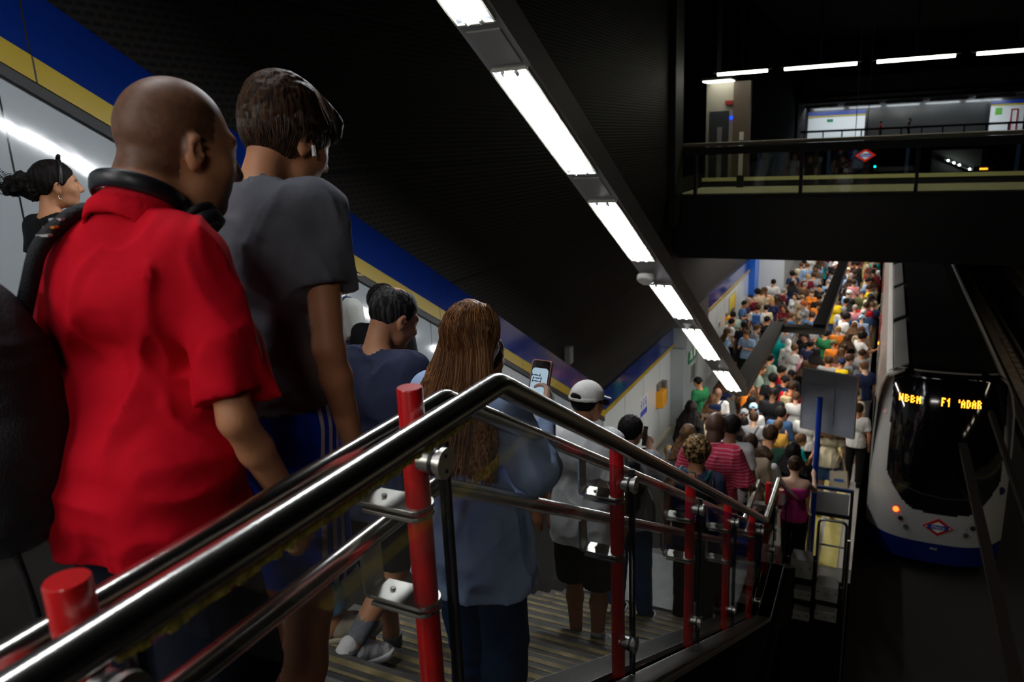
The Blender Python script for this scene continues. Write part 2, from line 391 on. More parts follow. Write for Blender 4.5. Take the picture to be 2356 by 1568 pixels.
# glass panes, black joints and the round clamps that hold them
joints = [-1.2, .50, 1.215, 2.49, 3.69, 4.84, 6.17, 7.1, 8.2, 9.4, 10.6, 11.65]
def zr(y):    # underside of the top rail
    if y <= 1.4: return 6.395
    if y <= 6.17: return 6.395-SL*(y-1.4)
    if y <= 7.03: return 3.725
    return 3.725-SL*(y-7.03)
def zcap(y): return zfloor(y)+.15
for a, b in zip(joints[:-1], joints[1:]):
    a2, b2 = a+.006, b-.006
    ys = [a2]+[y for y in (1.4, 6.17, 7.1) if a2 < y < b2]+[b2]
    poly = [(y, zcap(y)+.02) for y in ys]+[(y, zr(y)-.045) for y in reversed(ys)]
    obj('glass_panel', MB().prism(poly, -.780, -.770), GLASS, bal)
for y in joints[1:-1]:
    obj('joint_seal', MB().box(-.786, -.764, y-.006, y+.006, zcap(y), zr(y)-.03), BLACK, bal)
    for z in (zr(y)-.075, zcap(y)+.16):
        if y > 7.2: continue
        c = MB().disc((-.752, y-.035, z), (1, 0, 0), .032, .010).disc((-.763, y-.035, z), (1, 0, 0), .026, .012).disc((-.79, y-.035, z), (1, 0, 0), .024, .03)
        cl = obj('clamp', c, STEEL2, bal, .001)
        obj('clamp_gasket', MB().disc((-.772, y-.035, z), (1, 0, 0), .028, .008), BLACK, cl)
        for s in (-.016, .016): obj('screw', MB().disc((-.7465, y-.035, z+s), (1, 0, 0), .0042, .002, 10), BLACK, cl)
rr = random.Random(3)
res = MB()
for k in range(60):   # ragged remains of adhesive under the top rail
    y0 = .45+k*.0135; d = .006+.010*rr.random()
    rr.random()
    res.box(-.748, -.728, y0, y0+.0132, 6.3935-d, 6.3945)
obj('adhesive_residue', res, mat('old_yellow_adhesive', (.35, .28, .05), .6, var=.5, vscale=60, bump=.6, bscale=90), bal)
# ------------------------------------------------------------------ lamp trough above the stairs
def zl(y): return (9.657-.559*max(y, .6)) if y < 12.35 else 2.753
trg = thing('lamp_trough', 'grey lamp trough sloping above the stairs and turning level over the platform', 'trough', (-2.0, 6, zl(6)))
pts = [(-4, zl(.6)), (.6, zl(.6)), (12.35, 2.753), (17.0, 2.753)]
bp = [(y, z+.012) for y, z in pts[:3]]; tp = [(y, z+.17) for y, z in pts[:3]]
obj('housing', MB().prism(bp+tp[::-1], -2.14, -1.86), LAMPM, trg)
obj('level_housing', MB().box(-2.14, -1.86, 12.35, 17.27, 2.765, 2.92), mat('grey_brown_paint', (.055, .05, .045), .5), trg)
pts = pts[:3]
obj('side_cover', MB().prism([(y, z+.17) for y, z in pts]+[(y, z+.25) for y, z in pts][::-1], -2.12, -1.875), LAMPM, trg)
obj('cross_arm', MB().box(-2.14, -1.0, 17.0, 17.27, 2.74, 2.88), mat('grey_brown_paint', (.055, .05, .045), .5), trg)
obj('level_arm', MB().box(-1.27, -1.0, 17.27, 44, 2.74, 2.90), BLACK, trg)
SLA = math.atan(.559)
def lamp(y0, y1, lab, x=-2.0):
    s = 1/math.cos(SLA); L_ = (y1-y0)*s
    R = Matrix.Rotation(-SLA, 4, 'X') if y1 < 12.4 and y0 > .5 else Matrix.Identity(4)
    if y0 <= .5: L_ = y1-y0
    ym = (y0+y1)/2
    o = thing('ceiling_light', lab, 'light', (x, ym, zl(ym)), 'tube lights along the stair trough')
    T = Matrix.Translation((x, ym, zl(ym))) @ R
    def P(mb, nm, m, par=o):
        mb.v = [tuple(T @ Vector(v)) for v in mb.v]; return obj(nm, mb, m, par)
    h = L_/2; wd = .108
    P(MB().box(-wd-.012, -wd, -h, h, -.012, .014).box(wd, wd+.012, -h, h, -.012, .014).box(-wd, wd, -h-.01, -h, -.012, .014).box(-wd, wd, h, h+.01, -.012, .014), 'frame', mat('lamp_frame', (.5, .49, .42), .4))
    P(MB().add([(-wd, -h, .0), (-wd*.55, -h, .011), (wd*.55, -h, .011), (wd, -h, 0), (-wd, h, 0), (-wd*.55, h, .011), (wd*.55, h, .011), (wd, h, 0)], [(0, 1, 5, 4), (1, 2, 6, 5), (2, 3, 7, 6)]), 'reflector', mat('grey_reflector', (.20, .22, .25), .3))
    for sx in (-.042, .042):
        t = P(MB().tube([(sx, -h+.04, -.016), (sx, h-.04, -.016)], .014, 10), 'tube', TUBEM)
        P(MB().cyl((sx, -h+.005, -.016), (sx, -h+.04, -.016), .012, 10).cyl((sx, h-.04, -.016), (sx, h-.005, -.016), .012, 10), 'lamp_holder', mat('white_plastic', (.7, .7, .68), .4), t)
    return o
LN = [(-2.9, -1.6, 'tube light of the stair trough, behind the photographer above the top landing'), (-1.1, .2, 'tube light of the stair trough directly above the top landing'),
      (.95, 2.07, 'tube light high over the first steps, above the frame'), (2.5, 3.745, 'twin tube light at the very top of the photo, first in the sloping trough'),
      (4.12, 5.25, 'long twin tube light above the boy in the grey tee, second down the trough'), (5.68, 6.80, 'twin tube light ending at the round alarm, third down the trough'),
      (7.40, 8.42, 'twin tube light just below the round white alarm'), (8.80, 10.12, 'twin tube light above the green exit sign, next to last of the trough'),
      (10.75, 11.95, 'lowest twin tube light of the sloping trough, over the crowd')]
for a, b, l in LN: lamp(a, b, l)
for (y, r) in ((3.95, 0), (5.47, 0), (8.62, 0)):
    obj('cover_plate', MB().prism([(y-.13, zl(y-.13)+.002), (y+.13, zl(y+.13)+.002), (y+.13, zl(y+.13)+.013), (y-.13, zl(y-.13)+.013)], -2.10, -1.90), mat('grey_cover_plate', (.36, .35, .34), .5), trg)
al = thing('alarm', 'round white alarm sounder hanging between two trough lights', 'alarm', (-2.06, 7.1, zl(7.1)-.02))
obj('dome', MB().tube([(-2.06, 7.1, zl(7.1)-.02), (-2.06, 7.09, zl(7.1)-.045), (-2.06, 7.07, zl(7.1)-.075), (-2.06, 7.06, zl(7.1)-.085)], [.075, .088, .084, .06], 28), mat('white_gloss_plastic', (.75, .75, .70), .3), al)
obj('bracket', MB().cyl((-2.0, 7.14, zl(7.14)), (-2.03, 7.11, zl(7.1)-.03), .02), LAMPM, al)
sd = thing('smoke_detector', 'small white detector under the trough between two lamps', 'detector', (-2.0, 8.62, zl(8.62)-.04))
obj('base', MB().disc((-2.0, 8.62, zl(8.62)-.004), (0, 0, 1), .05, .02), mat('white_plastic', (.7, .7, .68), .4), sd)
obj('sensor_head', MB().disc((-2.0, 8.62, zl(8.62)-.03), (0, 0, 1), .032, .04), mat('white_plastic', (.7, .7, .68), .4), sd)
bx = thing('junction_box', 'small pale box fixed on the dark ribbed wall', 'box', (XW-.02, 10.92, 3.52))
obj('housing', MB().box(XW-.04, XW+.06, 10.84, 10.98, 3.50, 3.78), mat('pale_box', (.25, .25, .24), .5), bx, .008); obj('lid', MB().box(XW+.06, XW+.066, 10.85, 10.97, 3.51, 3.77), mat('pale_box', (.25, .25, .24), .5), bx)
# platform lights under the level beam and a second row over the crowd
pl = None
def plat_light(x, y, z, lab):
    o = thing('platform_light', lab, 'light', (x, y, z), 'tube lights over the platform crowd')
    obj('housing', MB().box(x-.09, x+.09, y-.72, y+.72, z+.012, z+.07), BLACK, o); obj('tube', MB().box(x-.05, x+.05, y-.68, y+.68, z, z+.014), TUBEP, o)
k = 0
ORD = ['first', 'second', 'third', 'fourth', 'fifth', 'sixth', 'seventh', 'eighth', 'ninth', 'tenth', 'eleventh', 'twelfth']
for i in range(3): plat_light(-2.0, 13.2+i*1.5, 2.70, 'tube light under the level trough, %s from the foot of the stairs' % ORD[i])
for i in range(11): plat_light(-1.135, 18.4+i*2.4, 2.667, 'tube light under the long level beam, %s beyond the cross arm' % ORD[i])
for i in range(11): plat_light(-3.3, 22.6+i*2.3, 3.78, 'tube light near the platform wall, %s beyond the footbridge edge' % ORD[i])

def opp_light(x, y, z, lab):
    o = thing('platform_light', lab, 'light', (x, y, z), 'tube lights over the opposite platform')
    obj('housing', MB().box(x-.11, x+.11, y-.8, y+.8, z+.012, z+.08).box(x-.02, x+.02, y-.02, y+.02, z+.08, 11), BLACK, o); obj('tube', MB().box(x-.06, x+.06, y-.75, y+.75, z, z+.014), TUBEO, o)
ORD += ['thirteenth']
for i in [k for k in range(11) if k != 6]: opp_light(7.0, -2+i*3.4, 4.3, 'tube light over the opposite platform, %s from the photographer' % ORD[i])

for i, (x, y) in enumerate(((-2.9, -2.4), (-2.9, -4.2), (.9, -3.2))):
    o = thing('platform_light', ('tube light over the top landing behind the photographer, nearest the left wall', 'tube light over the top landing, far behind the photographer near the left wall', 'tube light over the top landing on the track side')[i], 'light', (x, y, 8.6), 'tube lights over the top landing')
    obj('housing', MB().box(x-.8, x+.8, y-.09, y+.09, 8.612, 8.68).box(x-.02, x+.02, y-.02, y+.02, 8.68, 11), BLACK, o); obj('tube', MB().box(x-.75, x+.75, y-.06, y+.06, 8.6, 8.612), TUBEL, o)

# escalator between the stairs and the left wall
esc = thing('escalator', 'dark escalator running down beside the white wall left of the stairs', 'escalator', (-3.46, 2.5, 0))
EY0, EX0, EX1 = 2.5, -4.30, -2.63; EN = 23; ED = .40; EH = Z1/24
def zesc(y): return Z1 if y < EY0 else max(0, Z1-EH*(int((y-EY0)/ED)+1))
ESM = stripes_mat('ribbed_escalator_step', (.06, .06, .062, 1), (.012, .012, .012, 1), 0, .018, .5, rough=.45)
obj('comb_plate', MB().box(EX0, EX1, -3, EY0, Z1-.1, Z1), mat('grooved_comb_plate', (.12, .12, .12), .4, .5), esc)
for i in range(EN):
    y = EY0+i*ED; z = Z1-EH*(i+1); s_ = obj('step', MB().box(EX0+.16, EX1-.16, y, y+ED, z-.22, z), ESM, esc); obj('step_edge', MB().box(EX0+.16, EX1-.16, y+ED-.03, y+ED-.001, z, z+.002), YEL, s_)
EB = EH/ED
for (xa, xb, nm) in ((EX1-.14, EX1-.02, 'right'), (EX0+.02, EX0+.14, 'left')):
    ln = [(1.6, Z1), (EY0, Z1), (EY0+EN*ED, Z1-EB*EN*ED), (EY0+EN*ED+1, Z1-EB*EN*ED)]
    obj('skirt', MB().prism([(y, z+.06) for y, z in ln]+[(y, z-.5) for y, z in ln[::-1]], xa-.01, xb+.01), mat('dark_brushed_skirt', (.05, .05, .05), .4, .6), esc)
    obj('balustrade_panel', MB().prism([(y, z+.84) for y, z in ln]+[(y, z+.06) for y, z in ln[::-1]], (xa+xb)/2-.02, (xa+xb)/2+.02), mat('black_escalator_panel', (.012, .012, .013), .25), esc)
    xm = (xa+xb)/2; obj('handrail', MB().tube(bend([(xm, 1.7, Z1+.25), (xm, 1.3, Z1+.35), (xm, 1.4, Z1+.88)]+[(xm, y, z+.88) for y, z in ln[1:]], .2, 5), .035, 12), mat('black_rubber', (.012, .012, .012), .5), esc)
# ================================================================== train
def seg(a, b, t): return a+(b-a)*t
def train(name, lab, X0, X1, YF, YE, front=True):
    o = thing(name, lab, 'train', ((X0+X1)/2, YF+4, -1.05))
    xc = (X0+X1)/2; hw = (X1-X0)/2
    WH = mat('train_white_lacquer', (.33, .335, .345), .22, coat=.4); BL = mat('train_blue_skirt', (.002, .008, .11), .35, coat=.2)
    BK = mat('train_black_glass', (.003, .003, .004), .06, coat=.2); GR = mat('train_grey_band', (.16, .15, .14), .4)
    ROOF = mat('train_roof_black', (.002, .002, .002), .9, spec=.05)
    # body cross-section, left half from skirt to roof: (dx from side, z)
    side = [(.06, -.95), (.0, -.55), (-.0, .2), (.0, 1.2), (.03, 1.9), (.09, 2.25), (.16, 2.43), (.26, 2.52)]
    def yf(x, z):                           # front surface
        u = abs(x-xc)/hw
        zz = min(max((z+.5)/3.0, 0), 1)
        return YF+.50*u**4+.12*u*u+.55*zz**2.2
    nx, nz = 96, 110
    zs = np.linspace(-.95, 2.62, nz); xs = np.linspace(-1, 1, nx)
    def halfw(z):
        if z < -.55: return hw-.06*(-.55-z)/.4
        if z < 1.2: return hw
        if z < 1.9: return hw-.03*((z-1.2)/.7)
        if z < 2.3: return hw-.03-.09*((z-1.9)/.4)**1.5
        return hw-.12-.25*((z-2.3)/.32)**2
    grid = [[(xc+u*halfw(z), yf(xc+u*halfw(z), z), z) for u in xs] for z in zs]
    def wind(x, z):                         # black windscreen region
        dx = abs(x-(X0+1.22))/.93
        lo = .02+.10*dx+.75*max(0, dx-.45)**1.7*2.0
        return dx < 1.0 and z > lo and z < 2.6
    def fb(sel, off=0):
        mb = MB(); ids = {}
        for j in range(nz-1):
            for i in range(nx-1):
                cx = (grid[j][i][0]+grid[j][i+1][0])/2; cz = (zs[j]+zs[j+1])/2
                if sel(cx, cz): mb.f.append(((j, i), (j, i+1), (j+1, i+1), (j+1, i)))
        out = []
        for q in mb.f:
            t = []
            for c in q:
                if c not in ids:
                    ids[c] = len(mb.v); p = grid[c[0]][c[1]]; mb.v.append((p[0], p[1]-off, p[2]))
                t.append(ids[c])
            out.append(tuple(t))
        mb.f = out; mb.sm = [True]*len(out); return mb
    obj('front_shell', fb(lambda x, z: z > -.56 and not wind(x, z)), WH, o)
    obj('windscreen', fb(wind), BK, o)
    obj('front_skirt', fb(lambda x, z: z <= -.56), BL, o)
    def strip(a, b, m, nm, x_in=.12, ya=YF+.62, yb=YE):
        for s in (0, 1):
            pa = side[a:b+1]; mb = MB()
            f = (lambda d: X0+d) if s == 0 else (lambda d: X1-d)
            pl = [(f(d), z) for d, z in pa]+[(f(d+.03), z) for d, z in pa[::-1]]
            mb.prismy(pl, ya, yb); obj(nm, mb, m, o)
    strip(0, 1, BL, 'side_skirt'); strip(1, 2, WH, 'side_panel'); strip(2, 4, WH, 'side_panel'); strip(4, 6, mat('train_cant_rail_beige', (.36, .29, .25), .35, coat=.2), 'cant_rail'); strip(6, 7, GR, 'gutter')
    obj('roof', MB().prismy([(X0+.26, 2.5), (X0+.3, 2.52), (X0+.6, 2.66), (X1-.6, 2.66), (X1-.3, 2.52), (X1-.26, 2.5)], YF+.6, YE), ROOF, o)
    for i in range(9):                     # light grey roof edge covers with dark gaps
        y0 = YF+.75+i*4.4
        obj('roof_edge_cover', MB().prismy([(X0+.28, 2.53), (X0+.29, 2.56), (X0+.52, 2.68), (X0+.52, 2.64)], y0, y0+3.9), mat('roof_cover_grey', (.13, .13, .135), .45), o)
    obj('corner_brow', MB().tube([(X0+.14, YF+.72, 2.40), (X0+.28, YF+.60, 2.50), (X0+.46, YF+.55, 2.60)], [.03, .045, .02], 10), WH, o)
    for i in range(14):                    # doors and windows on the platform side
        y0 = YF+1.0+i*3.1
        if i == 0:
            wv = obj('side_window', MB().box(X0-.004, X0+.02, YF+.75, YF+1.45, .75, 1.75), BK, o)
            continue
        d = obj('door', MB().box(X0-.012, X0+.02, y0, y0+1.3, .0, 1.95), GR if i % 2 else mat('train_red_door', (.28, .02, .02), .35), o)
        obj('door_window', MB().box(X0-.016, X0-.008, y0+.12, y0+.58, .8, 1.7).box(X0-.016, X0-.008, y0+.72, y0+1.18, .8, 1.7), BK, d)
        obj('side_window', MB().box(X0-.006, X0+.02, y0+1.5, y0+2.9, .85, 1.7), BK, o)
        if i == 1: obj('door_lamp', MB().box(X0-.02, X0-.0, y0+.6, y0+.7, 2.0, 2.04), emit_mat('amber_lamp', (1, .35, .02), 4) if 'amber_lamp' not in MATS else MATS['amber_lamp'], o)
    # tail lamp clusters
    def onf(x, z, d): return (x, yf(x, z)-d, z)
    for s in (0, 1):
        pts = [(.50, -.01), (.59, -.165), (.69, -.31)]
        for k, (dx, z) in enumerate(pts):
            x = X0+dx if s == 0 else X1-dx+.06
            nrm = (-(.3 if s == 0 else -.3), -1, .1)
            obj('lamp_ring', MB().disc(onf(x, z, .006), nrm, .052, .012), mat('grey_bezel', (.12, .12, .12), .3), o)
            lit = (k == 0 and s == 0)
            m_ = emit_mat('red_tail_light', (1, .035, .004), 14) if (lit and 'red_tail_light' not in MATS) else (MATS['red_tail_light'] if lit else mat('unlit_lamp', (.05, .07, .05), .12))
            if k == 1: m_ = mat('dark_lamp', (.02, .015, .015), .1)
            obj('tail_lamp', MB().disc(onf(x, z, .013), nrm, .042 if not lit else .05, .014), m_, o)
        cx = X0+.595 if s == 0 else X1-.535
        el = [(cx+.075*math.cos(a)*1.1+(.13 if s == 0 else -.13)*math.sin(a)*-.75, -.165+.235*math.sin(a)) for a in np.linspace(0, 2*math.pi, 40, endpoint=False)]
        obj('lamp_seam', MB().tube([onf(x, z, .001) for x, z in el], .003, 6, closed=True), mat('grey_bezel', (.12, .12, .12), .3), o)
    obj('side_marker', MB().disc(onf(X1-.12, .48, .01), (.6, -1, 0), .075, .02), mat('dark_blue_lens', (.01, .015, .06), .15), o)
    # destination display: bitmap dots
    LED = emit_mat('amber_display_dot', (1, .33, .02), 5.5)
    B = {'H': ['1.1', '1.1', '111', '1.1', '1.1'], 'B': ['11.', '1.1', '11.', '1.1', '11.'], 'M': ['1.1', '111', '111', '1.1', '1.1'], 'F': ['111', '1..', '11.', '1..', '1..'],
         'I': ['.1', '11', '.1', '.1', '.1'], 'A': ['.1.', '1.1', '111', '1.1', '1.1'], "'": ['1', '1', '.', '.', '.'], 'R': ['11.', '1.1', '11.', '1.1', '1.1'], 'D': ['11.', '1.1', '1.1', '1.1', '11.'], ' ': ['.']*5}
    for txt, xa, xb, za, zb in (('HBBM', .40, .76, 2.02, 2.15), ('FI', 1.09, 1.22, 2.02, 2.17), ("'ADAR", 1.36, 1.72, 2.02, 2.16)):
        rows = ['']*5
        for ch in txt:
            for r_ in range(5): rows[r_] += B[ch][r_]+'.'
        w_ = len(rows[0])-1; mb = MB(); cw = (xb-xa)/w_; chh = (zb-za)/5
        for r_ in range(5):
            for c_ in range(w_):
                if rows[r_][c_] == '1':
                    x = X0+xa+(c_+.5)*cw; z = zb-(r_+.5)*chh; y = yf(x, z)-.02
                    mb.box(x-cw*.42, x+cw*.42, y-.004, y, z-chh*.42, z+chh*.42)
        obj('display_text', mb, LED, o)
    # operator's rhombus badge
    bx_, bz = X0+1.21, -.21; by = yf(bx_, bz)-.012
    rh = lambda w_, h_: [(bx_-w_, bz), (bx_, bz-h_), (bx_+w_, bz), (bx_, bz+h_)]
    bd = obj('badge', MB().prismy(rh(.25, .175), by-.004, by+.03), mat('badge_red', (.40, .012, .014), .3), o)
    obj('badge_field', MB().prismy(rh(.165, .115), by-.007, by-.003), mat('badge_white', (.65, .65, .65), .3), bd)
    obj('badge_bar', MB().box(bx_-.165, bx_+.165, by-.011, by-.006, bz-.042, bz+.042), mat('badge_blue', (.01, .05, .26), .3), bd)
    T = Matrix.Translation((bx_, by-.0115, bz)) @ Matrix.Rotation(math.pi/2, 4, 'X')
    obj('badge_text', text_mesh('Metro', .085, .001, T), mat('badge_white', (.65, .65, .65), .3), bd)
    obj('badge_dot', MB().disc((bx_-.19, by-.006, bz), (0, 1, 0), .014, .006), mat('badge_white', (.65, .65, .65), .3), bd); obj('badge_dot', MB().disc((bx_+.19, by-.006, bz), (0, 1, 0), .014, .006), mat('badge_white', (.65, .65, .65), .3), bd)
    xx = X0+1.17; T = Matrix.Translation((xx, yf(xx, -.66)-.008, -.66)) @ Matrix.Rotation(math.pi/2, 4, 'X')
    obj('unit_number', text_mesh('7015', .06, .001, T), mat('badge_white', (.65, .65, .65), .3), o)
    # round prohibition sticker on the corner post
    xs_, z_ = X0+.19, 1.74; p = Vector(onf(xs_, z_, .008)); sk = obj('prohibition_sticker', MB().disc(p, (-.75, -1, .05), .062, .004), mat('sticker_white', (.6, .6, .6), .4), o)
    ax = Vector((-.75, -1, .05)).normalized(); u = Vector((1, -.75, 0)).normalized(); v = Vector((0, 0, 1))
    obj('sticker_ring', MB().tube([p+ax*.004+.052*(math.cos(a)*u+math.sin(a)*v) for a in np.linspace(0, 2*math.pi, 32, endpoint=False)], .006, 6, closed=True), mat('sticker_red', (.35, .03, .02), .4), sk)
    obj('sticker_bar', MB().tube([p+ax*.004+.04*(-u+v), p+ax*.004+.04*(u-v)], .005, 6), mat('sticker_red', (.35, .03, .02), .4), sk)
    wy = X0+.5
    obj('wiper', MB().tube([onf(X0+.5, .50, .02), onf(X0+.9, .40, .02), onf(X0+1.3, .36, .02), onf(X0+1.75, .38, .02)], .008, 6), mat('wiper_black', (.03, .035, .05), .3), o)
    return o
train('metro_train', 'white and blue metro train at the platform with amber display and one red tail light', .06, 2.36, 14.72, 56)
# conductor rails and track
cr = thing('conductor_rail', 'dark brown overhead conductor rail passing in front of the train window', 'rail', (1.1, 20, 3.0))
CRM = mat('brown_rail_metal', (.010, .006, .0045), .7, spec=.1)
obj('profile', MB().box(1.045, 1.10, -4, 10.4, 2.96, 3.07), CRM, cr); obj('flange', MB().box(1.025, 1.12, -4, 10.4, 3.07, 3.085), CRM, cr)
for y in (2.0, 4.2): obj('hanger', MB().cyl((1.1, y, 3.08), (1.1, y, 10.99), .007, 8), CRM, cr)
cr2 = thing('conductor_rail', 'dark overhead conductor rail at the right edge beside the train', 'rail', (1.5, 20, 3.0))
obj('profile', MB().box(1.50, 1.56, -4, 12, 2.95, 3.03), CRM, cr2)
for y in (2.4, 4.6): obj('hanger', MB().cyl((1.5, y, 3.02), (1.5, y, 10.99), .007, 8), CRM, cr2)
RAILM = mat('worn_rail_steel', (.85, .84, .80), .38, 1)
for i, (x, l) in enumerate(((4.78, 'bright polished rail of the empty far track'), (3.72, 'dull near rail of the empty far track'))):
    t = thing('track_rail', l, 'rail', (x, 30, -1.2))
    obj('rail_foot', MB().box(x-.07, x+.07, -4, 61, -1.2, -1.18), DARK, t); obj('rail_head', MB().box(x-.03, x+.03, -4, 61, -1.18, -1.06), RAILM if i == 0 else DARK, t)
cw = thing('cable_duct', 'row of brown concrete blocks beside the empty track', 'duct', (4.25, 38, -1.2))
obj('channel', MB().box(4.05, 4.35, 14, 61, -1.2, -1.14), mat('brown_concrete', (.13, .105, .085), .8, var=.4, bump=.3), cw)
for i in range(40):
    y = 24+i*.72
    obj('block', MB().box(4.36, 4.56, y, y+.5, -1.2, -1.10), mat('brown_concrete', (.13, .105, .085), .8), cw, .02)
pu = thing('puddle_drain', 'shiny metal drain cover beside the far track', 'cover', (3.62, 30.5, -1.2))
obj('cover', MB().box(3.56, 3.68, 30.2, 31.6, -1.2, -1.185), RAILM, pu); obj('rim', MB().box(3.54, 3.70, 30.15, 31.65, -1.2, -1.19), DARK, pu)
# ================================================================== things at the platform end
sg = thing('sign_board', 'back of a grey sign board on a blue pole at the foot of the stairs', 'sign', (-.70, 12.45, 0))
ang = -.30; R = Matrix.Rotation(ang, 4, 'Z')
def sgp(mb):
    T = Matrix.Translation((-.63, 12.48, 0)) @ R; mb.v = [tuple(T @ Vector(v)) for v in mb.v]; return mb
obj('panel', sgp(MB().box(-.42, .42, .02, .05, 2.23, 3.23)), mat('grey_sign_back', (.26, .27, .31), .45, var=.08), sg)
obj('frame', sgp(MB().box(-.435, -.42, .01, .06, 2.21, 3.25).box(.42, .435, .01, .06, 2.21, 3.25).box(-.42, .42, .01, .06, 2.21, 2.23).box(-.42, .42, .01, .06, 3.23, 3.25)), mat('aluminium_frame', (.45, .45, .46), .35, .6), sg)
obj('rib', sgp(MB().box(.06, .10, .0, .02, 2.35, 3.12).box(-.30, .30, .0, .02, 2.98, 3.01)), mat('grey_sign_back', (.26, .27, .31), .45), sg)
obj('pole', MB().tube([(-.74, 12.35, 0), (-.74, 12.35, 2.86)], .045, 20), BLUEP, sg); obj('base_plate', MB().disc((-.74, 12.35, .01), (0, 0, 1), .10, .02), BLUEP, sg)
gp = thing('end_gate', 'white panel gate with dark blue top rail closing the platform end', 'gate', (-.50, 12.1, 0))
YG = 12.75
def gx(px, py): q = onray(px, py, 1, YG); return q.x, q.z
(ga, gza), (gb, gzb) = gx(1872, 1112), gx(1962, 1122)
obj('panel', MB().box(ga+.03, gb-.04, YG, YG+.02, .70, 1.07), mat('white_gate_panel', (.42, .42, .43), .5, var=.1, vscale=40), gp)
obj('top_rail', MB().cbox(((ga+gb)/2, YG+.01, 1.14), (gb-ga, .05, .05)), BLUEDK, gp); obj('lower_rail', MB().cbox(((ga+gb)/2, YG+.01, .66), (gb-ga, .05, .06)), BLACK, gp)
for x in (ga, gb): obj('post', MB().box(x-.025, x+.025, YG-.02, YG+.03, 0, 1.16), BLACK, gp)
# control boxes on tube frames between stairs and track
def boxes(lab, xc, w_, yb, tops, hoop_z, hoop=True):
    o = thing('box_stand', lab, 'equipment', (xc, yb, -1.2)); PB = mat('pale_grey_box', (.34, .33, .31), .5, var=.1, vscale=6); PB2 = mat('pale_grey_lid', (.26, .25, .235), .5, var=.1, vscale=6)
    for x in (xc-w_/2-.03, xc+w_/2+.03): obj('upright', MB().box(x-.012, x+.012, yb+.02, yb+.05, -1.2, tops[0][1]+.0), BLACK, o)
    obj('back_plate', MB().box(xc-w_/2-.03, xc+w_/2+.03, yb+.14, yb+.16, tops[-1][0]-.5, tops[0][1]), BLACK, o)
    for (z0, z1) in tops:
        b = obj('box', MB().box(xc-w_/2, xc+w_/2, yb, yb+.14, z0, z1), PB, o, .01)
        if z1 == tops[0][1]: obj('lid', MB().add([(xc-w_/2, yb, z1), (xc+w_/2, yb, z1), (xc+w_/2-.02, yb+.14, z1+.05), (xc-w_/2+.02, yb+.14, z1+.05), (xc-w_/2, yb+.14, z1), (xc+w_/2, yb+.14, z1)], [(0, 1, 2, 3), (0, 3, 4), (1, 5, 2), (3, 2, 5, 4)]), PB2, b)
        for sx in (-1, 1): obj('screw', MB().disc((xc+sx*w_*.4, yb-.003, (z0+z1)/2+.02), (0, 1, 0), .009, .006, 10), BLACK, b)
        obj('lock', MB().disc((xc, yb-.004, (z0+z1)/2), (0, 1, 0), .02, .008, 14), PB2, b)
    if hoop: obj('hoop', MB().tube(bend([(xc-w_/2-.02, yb+.2, hoop_z-1.0), (xc-w_/2-.02, yb+.2, hoop_z), (xc+w_/2+.04, yb+.2, hoop_z), (xc+w_/2+.04, yb+.2, hoop_z-1.0)], .07), .016, 12), steel_mat('dull_steel_tube', (.25, .24, .22), .35), o)
    if hoop: obj('cross_bar', MB().cyl((xc-w_/2-.02, yb+.2, hoop_z-.32), (xc+w_/2+.04, yb+.2, hoop_z-.32), .012), steel_mat('dull_steel_tube', (.25, .24, .22), .35), o)
    return o
boxes('left stack of three pale grey control boxes beside the lower stairs', -.60, .24, 8.5, [(1.32, 1.44), (1.60, 1.72), (1.88, 2.12)][::-1], 2.6, False)
boxes('right stack of pale grey control boxes under a steel hoop beside the train', -.31, .24, 8.5, [(1.38, 1.50), (1.64, 1.84)][::-1], 2.58)
hp = thing('guard_pole', 'single upright steel tube next to the steel hoop', 'pole', (-.115, 8.5, -1.2))
obj('tube', MB().tube([(-.115, 8.5, -1.18), (-.115, 8.5, 2.47)], .020, 16), STEEL, hp); obj('foot', MB().disc((-.115, 8.5, -1.185), (0, 0, 1), .07, .03), BLACK, hp)
bh = thing('blue_post', 'short dark blue post with steel rail end at the foot of the stairs', 'post', (-.80, 12.3, 0))
obj('shaft', MB().cyl((-.86, 12.15, 0), (-.86, 12.15, 1.05), .035), BLUEDK, bh); obj('cap', MB().disc((-.86, 12.15, 1.06), (0, 0, 1), .037, .02), BLACK, bh)
# red stanchion by the escalator mouth
rs_ = thing('stanchion', 'red pole with a chrome foot ring on the dark top landing', 'pole', (-2.36, 1.16, Z1))
q = onray(20, 1432, 2, Z1)
obj('shaft', MB().tube([(q.x, q.y, Z1+.02), (q.x, q.y, Z1+1.2)], .030, 20), RED, rs_); obj('foot_ring', MB().disc((q.x, q.y, Z1+.012), (0, 0, 1), .036, .024), STEEL, rs_); rs_.location = (q.x, q.y, Z1)
for c in rs_.children: c.data.transform(Matrix.Translation(Vector((-2.36, 1.16, Z1))-Vector((q.x, q.y, Z1))))
